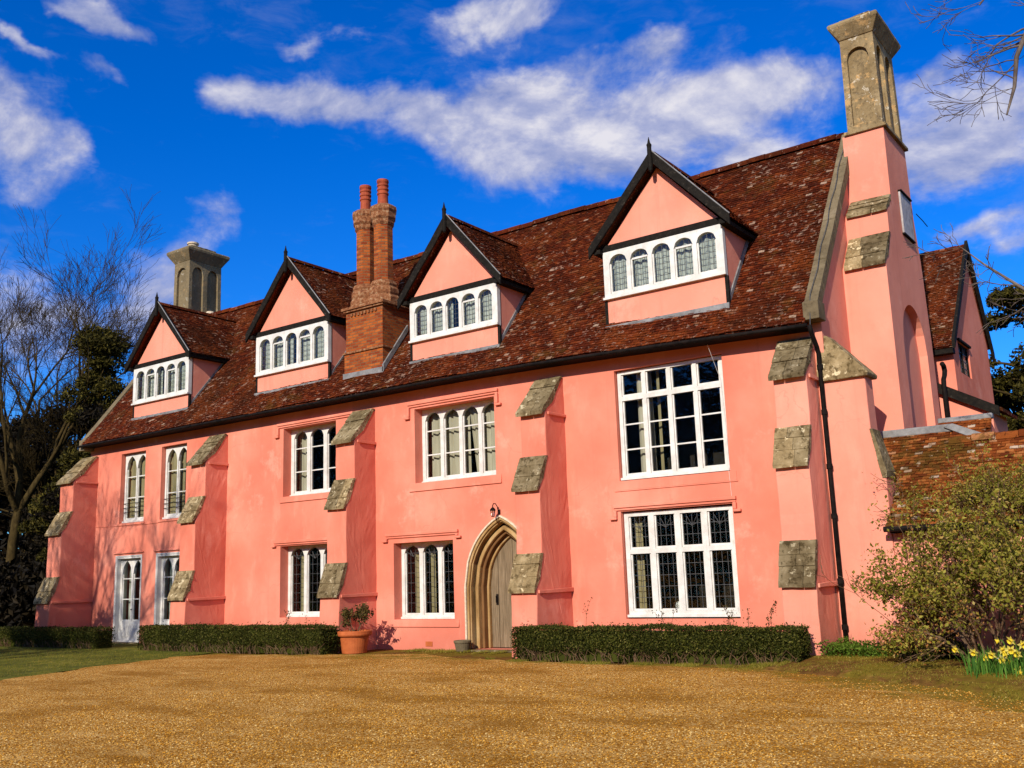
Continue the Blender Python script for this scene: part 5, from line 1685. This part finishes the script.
# ------------------------------------------------------------------ hedges
def hedge(label, x0, x1, y0, y1, h, seed, n):
    t = thing('box_hedge', label, 'hedge', ((x0 + x1) / 2, (y0 + y1) / 2, 0), 'clipped hedges along the front of the house')
    rr = random.Random(seed)
    core = MB()
    core.box(x0 + 0.015, x1 - 0.05, y0 + 0.14, y1 - 0.06, 0.03, h - 0.06)
    core.build('twigs', L_HEDGE, t)
    lf = MB()
    for i in range(n):
        s = rr.random()
        x = rr.uniform(x0, x1)
        bulge = 0.06 * mnoise.noise(Vector((x * 1.1, seed, 0))) + 0.035 * mnoise.noise(Vector((x * 4, seed, 3)))
        hh = h + bulge
        if s < 0.52:
            z = rr.uniform(0.05, hh)
            y = y0 + 0.16 * (1 - min(1, z / 0.30)) - bulge * 0.8 + 0.05 * mnoise.noise(Vector((x * 3, z * 4, seed)))
            if z < 0.22 and mnoise.noise(Vector((x * 2.1, seed, 7))) > -0.05:
                continue
            y += 0.05 * max(0, z - hh + 0.12) / 0.12
        elif s < 0.88:
            y, z = rr.uniform(y0, y1), hh
        elif s < 0.935:
            x, y, z = x1 - 0.1 * (1 - min(1, 0.3)), rr.uniform(y0, y1), rr.uniform(0.05, hh)
            x = x1 - 0.12 * abs(z - hh * 0.6) / hh
        elif s < 0.985:
            x, y, z = x0, rr.uniform(y0, y1), rr.uniform(0.05, hh)
        else:
            y, z = rr.uniform(y0, y1), hh + rr.random() ** 3 * 0.11
        p = Vector((x + rr.gauss(0, 0.014), y + rr.gauss(0, 0.022), z + rr.gauss(0, 0.018)))
        leaf_card(lf, p, rr.uniform(0.028, 0.055), rr, 0.3, 0.55)
    lf.build('foliage', L_HEDGE, t, fixn=False)
    st_ = MB()
    for i in range(int((x1 - x0) * 22)):
        x = rr.uniform(x0 + 0.1, x1 - 0.1)
        st_.tube([(x, y0 + rr.uniform(0.05, 0.12), 0.0), (x + rr.gauss(0, 0.06), y0 + rr.uniform(0.0, 0.1), 0.13), (x + rr.gauss(0, 0.12), y0 + rr.uniform(-0.01, 0.1), rr.uniform(0.2, 0.34))], [0.009, 0.007, 0.004], 4, cap=False)
    st_.build('stem', STEM, t, fixn=False)
hedge('dark clipped hedge left of the white gothic doors', -36.0, -26.25, -1.98, -1.35, 0.56, 1, 22000)
hedge('clipped hedge between the gothic doors and the terracotta pot', -24.1, -17.1, -2.02, -1.42, 0.63, 2, 26000)
hedge('long clipped hedge under the two big right windows', -11.75, -6.0, -2.0, -1.45, 0.63, 3, 28000)

# dead flower stems poking above the hedges
def stems(label, pts, seed):
    t = thing('rose_stems', label, 'plant', (pts[0][0], pts[0][1], 0), 'dry stems behind the hedges')
    rr = random.Random(seed)
    m = MB()
    lf = MB()
    for x, y, h in pts:
        d = Vector((rr.gauss(0, 0.2), rr.gauss(0, 0.1), 1)).normalized()
        tips = []
        grow(m, (x, y, 0.3), d, h - 0.35, 0.006, 1, rr, 0.5, 0.1, (2, 4), 0.4, tips, 4, 0.08, 0.0035)
        for q in tips:
            for k in range(3):
                leaf_card(lf, q + Vector((rr.gauss(0, 0.03), rr.gauss(0, 0.03), rr.gauss(0, 0.03))), rr.uniform(0.03, 0.055), rr, 0.2, 0.6)
    m.build('stem', STEM, t, fixn=False)
    lf.build('leaves', L_POT, t, fixn=False)
stems('dry brown stems rising over the hedge below the big window', [(-8.75, -1.30, 0.92), (-8.6, -1.3, 0.86)], 1)
stems('dry brown stems over the right end of the long hedge', [(-7.55, -1.3, 0.84), (-7.35, -1.3, 0.88), (-7.1, -1.3, 0.84), (-6.9, -1.3, 0.93), (-6.75, -1.3, 0.93)], 2)
stems('dry brown stems over the hedge by the third buttress', [(-19.2, -1.3, 0.92), (-19.0, -1.3, 0.82), (-18.3, -1.35, 0.82)], 3)
stems('single dry stem over the left end of the long hedge', [(-10.5, -1.3, 0.95)], 4)

# ------------------------------------------------------------------ pots
px, py = -16.95, -1.12
pt = thing('plant_pot', 'large terracotta pot with rolled rim between the hedge and the window', 'plant pot', (px, py, 0))
m = MB()
m.lathe(px, py, [(0.26, 0.0), (0.28, 0.01), (0.345, 0.38), (0.40, 0.40), (0.415, 0.43), (0.415, 0.50), (0.39, 0.515), (0.345, 0.51), (0.33, 0.44)], 32)
m.build('pot', POT, pt, bevel=0.004)
ps = thing('potted_shrub', 'straggly leafy shrub growing in the large terracotta pot', 'shrub', (px, py, 0.45))
m = MB()
m.lathe(px, py, [(0.33, 0.40), (0.335, 0.455), (0.1, 0.46)], 20)
m.build('soil', EARTH, ps)
m, lf, tips = MB(), MB(), []
rr = random.Random(12)
for k in range(9):
    a = rr.uniform(0, 6.28)
    grow(m, (px + 0.12 * math.cos(a), py + 0.12 * math.sin(a), 0.45), (math.cos(a) * 0.55 - 0.1, math.sin(a) * 0.55, 1), rr.uniform(0.28, 0.42), 0.011, 2, rr, 0.6, 0.1, (2, 4), 0.55, tips, 4, 0.15, 0.004)
for q in tips:
    for k in range(4):
        leaf_card(lf, q + Vector((rr.gauss(0, 0.05), rr.gauss(0, 0.035), rr.gauss(0, 0.03))), rr.uniform(0.05, 0.10), rr, 0.2, 0.5)
m.build('stem', STEM, ps, fixn=False)
lf.build('leaves', L_POT, ps, fixn=False)
sp = MB()
sp.lathe(-14.38, -0.30, [(0.14, 0.02), (0.15, 0.03), (0.185, 0.20), (0.20, 0.21), (0.205, 0.255), (0.185, 0.262), (0.165, 0.255), (0.15, 0.19)], 22)
tag(sp.build('stone_pot', COPING, None, bevel=0.004), 'small weathered stone pot at the left foot of the arched doorway', 'plant pot')

# ------------------------------------------------------------------ big shrub by the lean-to
bs = thing('flowering_shrub', 'large loose olive shrub spreading in front of the lean-to wall', 'shrub', (-3.3, -1.9, 0.1))
m, lf, bl, tips = MB(), MB(), MB(), []
rr = random.Random(33)
for k in range(26):
    a = rr.uniform(0, 6.28)
    lean_ = rr.uniform(0.15, 0.95)
    base = Vector((-3.05 + 0.28 * math.cos(a), -2.0 + 0.22 * math.sin(a), 0.08))
    d = Vector((math.cos(a) * lean_, math.sin(a) * lean_ * 0.65, 1.0))
    grow(m, base, d, rr.uniform(0.95, 1.45), rr.uniform(0.014, 0.028), 3, rr, 0.75, 0.04, (3, 4), 0.60, tips, 5, 0.17, 0.004)
for k in range(5):                              # stems trailing to the left along the wall
    base = Vector((-3.4, -1.9, 0.12))
    d = Vector((-0.8, rr.gauss(0.1, 0.3), rr.uniform(0.5, 1.2)))
    grow(m, base, d, rr.uniform(0.55, 0.8), 0.014, 3, rr, 0.7, 0.03, (3, 4), 0.60, tips, 4, 0.18, 0.004)
for q in tips:
    if q.z < 0.35 or q.z > 2.75 or q.x < -4.75 + 0.12 * rr.gauss(0, 1):
        continue
    low = q.z < 1.0
    for k in range(6):
        p = q + Vector((rr.gauss(0, 0.085), rr.gauss(0, 0.075), rr.gauss(0, 0.065)))
        if rr.random() < (0.45 if low else 0.10):
            leaf_card(bl, p, rr.uniform(0.025, 0.05), rr, -0.4, 0.7)
        else:
            leaf_card(lf, p, rr.uniform(0.04, 0.085), rr, 0.3, 0.6)
m.build('stem', STEM, bs, fixn=False)
lf.build('leaves', L_BUSH, bs, fixn=False)
bl.build('blossom', L_FLOWER, bs, fixn=False)
# thin climber spread over the tiles above it
ck = thing('climber', 'sparse twiggy climber sprawling over the lean-to roof tiles', 'climber', (-3.6, -0.4, 0.1))
m, lf, tips = MB(), MB(), []
for k in range(34):
    x = rr.uniform(-4.75, -1.2)
    grow(m, (x, -0.35, 1.9), (rr.gauss(0, 0.4), 0.55, 1.0), rr.uniform(0.5, 0.85), 0.012, 3, rr, 0.8, 0.05, (2, 4), 0.62, tips, 4, 0.15, 0.004)
for k in range(5):
    grow(m, (-4.6, -0.12, rr.uniform(2.3, 3.1)), (-1, -0.25, rr.gauss(0.1, 0.3)), 0.35, 0.007, 1, rr, 0.5, 0.0, (2, 3), 0.6, tips, 4, 0.2, 0.004)
for x in (-4.4, -3.7, -2.9, -2.1, -1.5):
    m.tube([(x, -0.1, 0.0), (x + 0.1, -0.12, 1.0), (x + rr.gauss(0, 0.2), -0.35, 1.95)], [0.02, 0.016, 0.012], 5)
for q in tips:
    if q.x < -4.72 and rr.random() < 0.7:
        continue
    for k in range(4):
        leaf_card(lf, q + Vector((rr.gauss(0, 0.08), rr.gauss(0, 0.08), rr.gauss(0, 0.08))), rr.uniform(0.03, 0.065), rr, 0.3, 0.5)
m.build('stem', STEM, ck, fixn=False)
lf.build('leaves', L_BUSH, ck, fixn=False)

# low dark shrub under it
ds = thing('low_shrub', 'low dark green shrub in the shade under the big shrub', 'shrub', (-4.1, -1.5, 0.1))
m, lf, tips = MB(), MB(), []
for k in range(14):
    a = rr.uniform(0, 6.28)
    grow(m, (-4.1 + 0.1 * math.cos(a), -1.5 + 0.1 * math.sin(a), 0.1), (math.cos(a), math.sin(a) * 0.7, 0.8), 0.28, 0.008, 2, rr, 0.6, 0.05, (3, 4), 0.6, tips, 4, 0.15, 0.004)
for q in tips:
    for k in range(3):
        leaf_card(lf, q + Vector((rr.gauss(0, 0.04), rr.gauss(0, 0.04), rr.gauss(0, 0.03))), rr.uniform(0.04, 0.08), rr, 0.2, 0.35)
m.build('stem', STEM, ds, fixn=False)
lf.build('leaves', L_HEDGE, ds, fixn=False)

# ------------------------------------------------------------------ daffodils
def daffodil_parts(cream):
    st = MB()
    st.tube([(0, 0, -0.5), (0.01, 0, -0.2), (0.0, 0, -0.03), (-0.005, -0.012, 0.0), (-0.01, -0.03, 0.0)], [0.007, 0.006, 0.006, 0.006, 0.008], 6)
    pe = MB()
    for k in range(6):
        a = R(60 * k + 12)
        c, s_ = math.cos(a), math.sin(a)
        r_ = 0.066
        t1, t2 = R(26), R(26)
        L1 = (r_ * 0.55 * math.cos(a - t1), -0.040, r_ * 0.55 * math.sin(a - t1))
        L2 = (r_ * 0.55 * math.cos(a + t2), -0.040, r_ * 0.55 * math.sin(a + t2))
        pe.add([(0, -0.03, 0), L1, (r_ * c, -0.048 + 0.006 * (k % 2), r_ * s_), L2], [(0, 1, 2, 3)])
    tr = MB()
    n = 12
    vs = []
    for rr_, y in ((0.016, -0.034), (0.019, -0.055), (0.028, -0.075)):
        for k in range(n):
            a = 2 * math.pi * k / n
            q = rr_ * (1.0 + (0.14 if k % 2 and rr_ > 0.02 else 0))
            vs.append((q * math.cos(a), y, q * math.sin(a)))
    tr.add(vs, [(i * n + k, i * n + (k + 1) % n, (i + 1) * n + (k + 1) % n, (i + 1) * n + k) for i in range(2) for k in range(n)])
    return st, pe, tr
def daffodil(loc, rotz, cream, label):
    t = thing('daffodil', label, 'daffodil', loc, 'daffodils at the foot of the shrub')
    t['local'] = 1
    t.rotation_euler = (R(rng.uniform(-10, 32)), R(rng.uniform(-16, 16)), rotz)
    return t
spots = [(-3.3, 0.48), (-3.1, 0.44), (-3.08, 0.29), (-2.74, 0.59), (-2.62, 0.59), (-2.77, 0.49), (-2.64, 0.48), (-2.55, 0.43), (-2.66, 0.40), (-2.86, 0.42), (-2.80, 0.37), (-2.94, 0.38), (-2.71, 0.33), (-2.60, 0.32), (-2.64, 0.24), (-2.51, 0.56), (-2.61, 0.13), (-2.52, 0.18)]
words_ = ['yellow daffodil leftmost of the clump by the shrub stem', 'yellow daffodil second from the left in the clump', 'low yellow daffodil below the second bloom from the left', 'tallest yellow daffodil left of the clump centre', 'yellow daffodil at the very top of the clump', 'yellow daffodil just under the tallest bloom', 'yellow daffodil in the middle of the upper row', 'yellow daffodil on the right of the upper row', 'yellow daffodil at the heart of the clump', 'yellow daffodil touching the white bloom', 'white daffodil in the middle of the yellow clump', 'yellow daffodil left of the white bloom', 'yellow daffodil in the lower row left', 'yellow daffodil in the lower row right', 'pale yellow daffodil hanging lowest in the yellow clump', 'yellow daffodil highest at the right edge', 'small white daffodil near the ground', 'small yellow daffodil low at the right edge']
proto = {}
for i, (x, z) in enumerate(spots):
    cream = i in (10, 16)
    y = -3.3 + rng.uniform(-0.12, 0.12)
    t = daffodil((x, y, z), R(rng.uniform(-75, 60)), cream, words_[i])
    if cream not in proto:
        st, pe, tr = daffodil_parts(cream)
        proto[cream] = [st.build('stem', L_DAFF, t, smooth=True), pe.build('petals', PETALW if cream else PETAL, t, fixn=False), tr.build('trumpet', PETAL if cream else TRUMPET, t, fixn=False)]
    else:
        for p in proto[cream]:
            c = p.copy()
            c.parent = t
            COL.objects.link(c)
    t.scale = (rng.uniform(1.0, 1.25),) * 3
m = MB()
rr = random.Random(61)
for i in range(520):
    x, y = rr.gauss(-2.65, 0.42), rr.gauss(-3.25, 0.22)
    if x < -3.2: continue
    z = bed_z(x, y) - 0.02
    h = rr.uniform(0.16, 0.38)
    a = rr.uniform(0, 6.28)
    w = 0.007
    bx, by = math.cos(a) * h * rr.uniform(0.1, 0.5), math.sin(a) * h * rr.uniform(0.1, 0.5)
    px_, py_ = -math.sin(a) * w, math.cos(a) * w
    m.add([(x - px_, y - py_, z), (x + px_, y + py_, z), (x + bx * 0.4 + px_, y + by * 0.4 + py_, z + h * 0.65), (x + bx * 0.4 - px_, y + by * 0.4 - py_, z + h * 0.65), (x + bx, y + by, z + h)], [(0, 1, 2, 3), (3, 2, 4)])
tag(m.build('daffodil_leaves', L_DAFF, None, fixn=False), 'strappy green leaves of the daffodil clump', 'leaves', None, 'stuff')

# ------------------------------------------------------------------ herbs and grass
m = MB()
rr = random.Random(71)
for i in range(5200):
    x = rr.uniform(-6.0, -3.6)
    y = rr.uniform(-1.25, -0.1) - (0.25 if x > -4.6 else 0)
    z = bed_z(x, y) + rr.random() * 0.27 * (0.6 + 0.5 * mnoise.noise(Vector((x * 3, y * 3, 2))))
    leaf_card(m, Vector((x, y, z)), rr.uniform(0.03, 0.07), rr, 0.4, 0.6)
tag(m.build('herb_cover', L_HERB, None, fixn=False), 'bright green leafy weeds along the wall foot by the downpipe', 'weeds', None, 'stuff')
def blades(name, label, region, n, hmin, hmax, seed, m_=L_GRASS, dens=None):
    mb = MB()
    rr = random.Random(seed)
    k = 0
    while k < n:
        x, y, ok = region(rr)
        if not ok:
            continue
        k += 1
        z = max(0.02, bed_z(x, y) if x > -9 and y > -6.2 else 0.02) - 0.005
        h = rr.uniform(hmin, hmax)
        a = rr.uniform(0, 6.28)
        w = rr.uniform(0.003, 0.006)
        bx, by = math.cos(a) * h * 0.6, math.sin(a) * h * 0.6
        mb.add([(x - w, y, z), (x + w, y, z), (x + bx, y + by, z + h)], [(0, 1, 2)])
    return tag(mb.build(name, m_, None, fixn=False), label, 'grass', None, 'stuff')
lawn_in = [(-20.3, -2.15), (-20.2, -3.2), (-19.8, -5.6), (-18.8, -8.4), (-24, -10), (-40, -9), (-40, -2.0), (-25.9, -2.05), (-24.3, -2.1)]
def r_lawn(rr):
    x, y = rr.uniform(-36, -19), rr.uniform(-9.5, -1.9)
    return x, y, in_poly(x, y, lawn_in) and (x < -21 or mnoise.noise(Vector((x * 2.5, y * 2.5, 1))) > -0.1)
blades('lawn_grass', 'shaded rough grass between the drive and the far hedges', r_lawn, 26000, 0.025, 0.06, 81, L_TURF)
def r_verge(rr):
    x = rr.uniform(-7.5, 0.2)
    y = rr.uniform(-6.4, -1.2)
    inside = not in_poly(x, y, drive)
    d = mnoise.noise(Vector((x * 1.4, y * 1.4, 4)))
    if not inside:
        lim = 0.0 if in_poly(x, y + 0.5, drive) else 0.35
        return x, y, d > 0.25 and not in_poly(x, y + 0.45, drive)
    return x, y, d > -0.3 and not (-3.6 < x and y > -2.6)
blades('verge_grass', 'patchy mossy grass verge between the gravel and the bed', r_verge, 9000, 0.012, 0.035, 82)
def r_foot(rr):
    x = rr.uniform(-16.4, -6.2)
    y = -2.15 + rr.gauss(0, 0.10) if x > -12.0 else (-0.35 + rr.gauss(0, 0.2) if x < -12.5 else -1.9)
    d = mnoise.noise(Vector((x * 2.2, 0, 9)))
    return x, y, d > 0.02
blades('foot_grass', 'weedy grass tufts along the foot of the hedge and wall', r_foot, 6000, 0.02, 0.06, 83)

# ------------------------------------------------------------------ keep the tree of parts three levels deep
def depth_of(o):
    d = 0
    while o.parent:
        o, d = o.parent, d + 1
    return d
for o in [q for q in bpy.data.objects if depth_of(q) == 3]:
    up = o.parent
    if o.name.split('.')[0] in ('glass', 'curtain', 'handle'):
        o.name = {'glass': 'window_glass', 'curtain': 'window_curtain', 'handle': 'door_handle'}[o.name.split('.')[0]]
    o.parent = up.parent
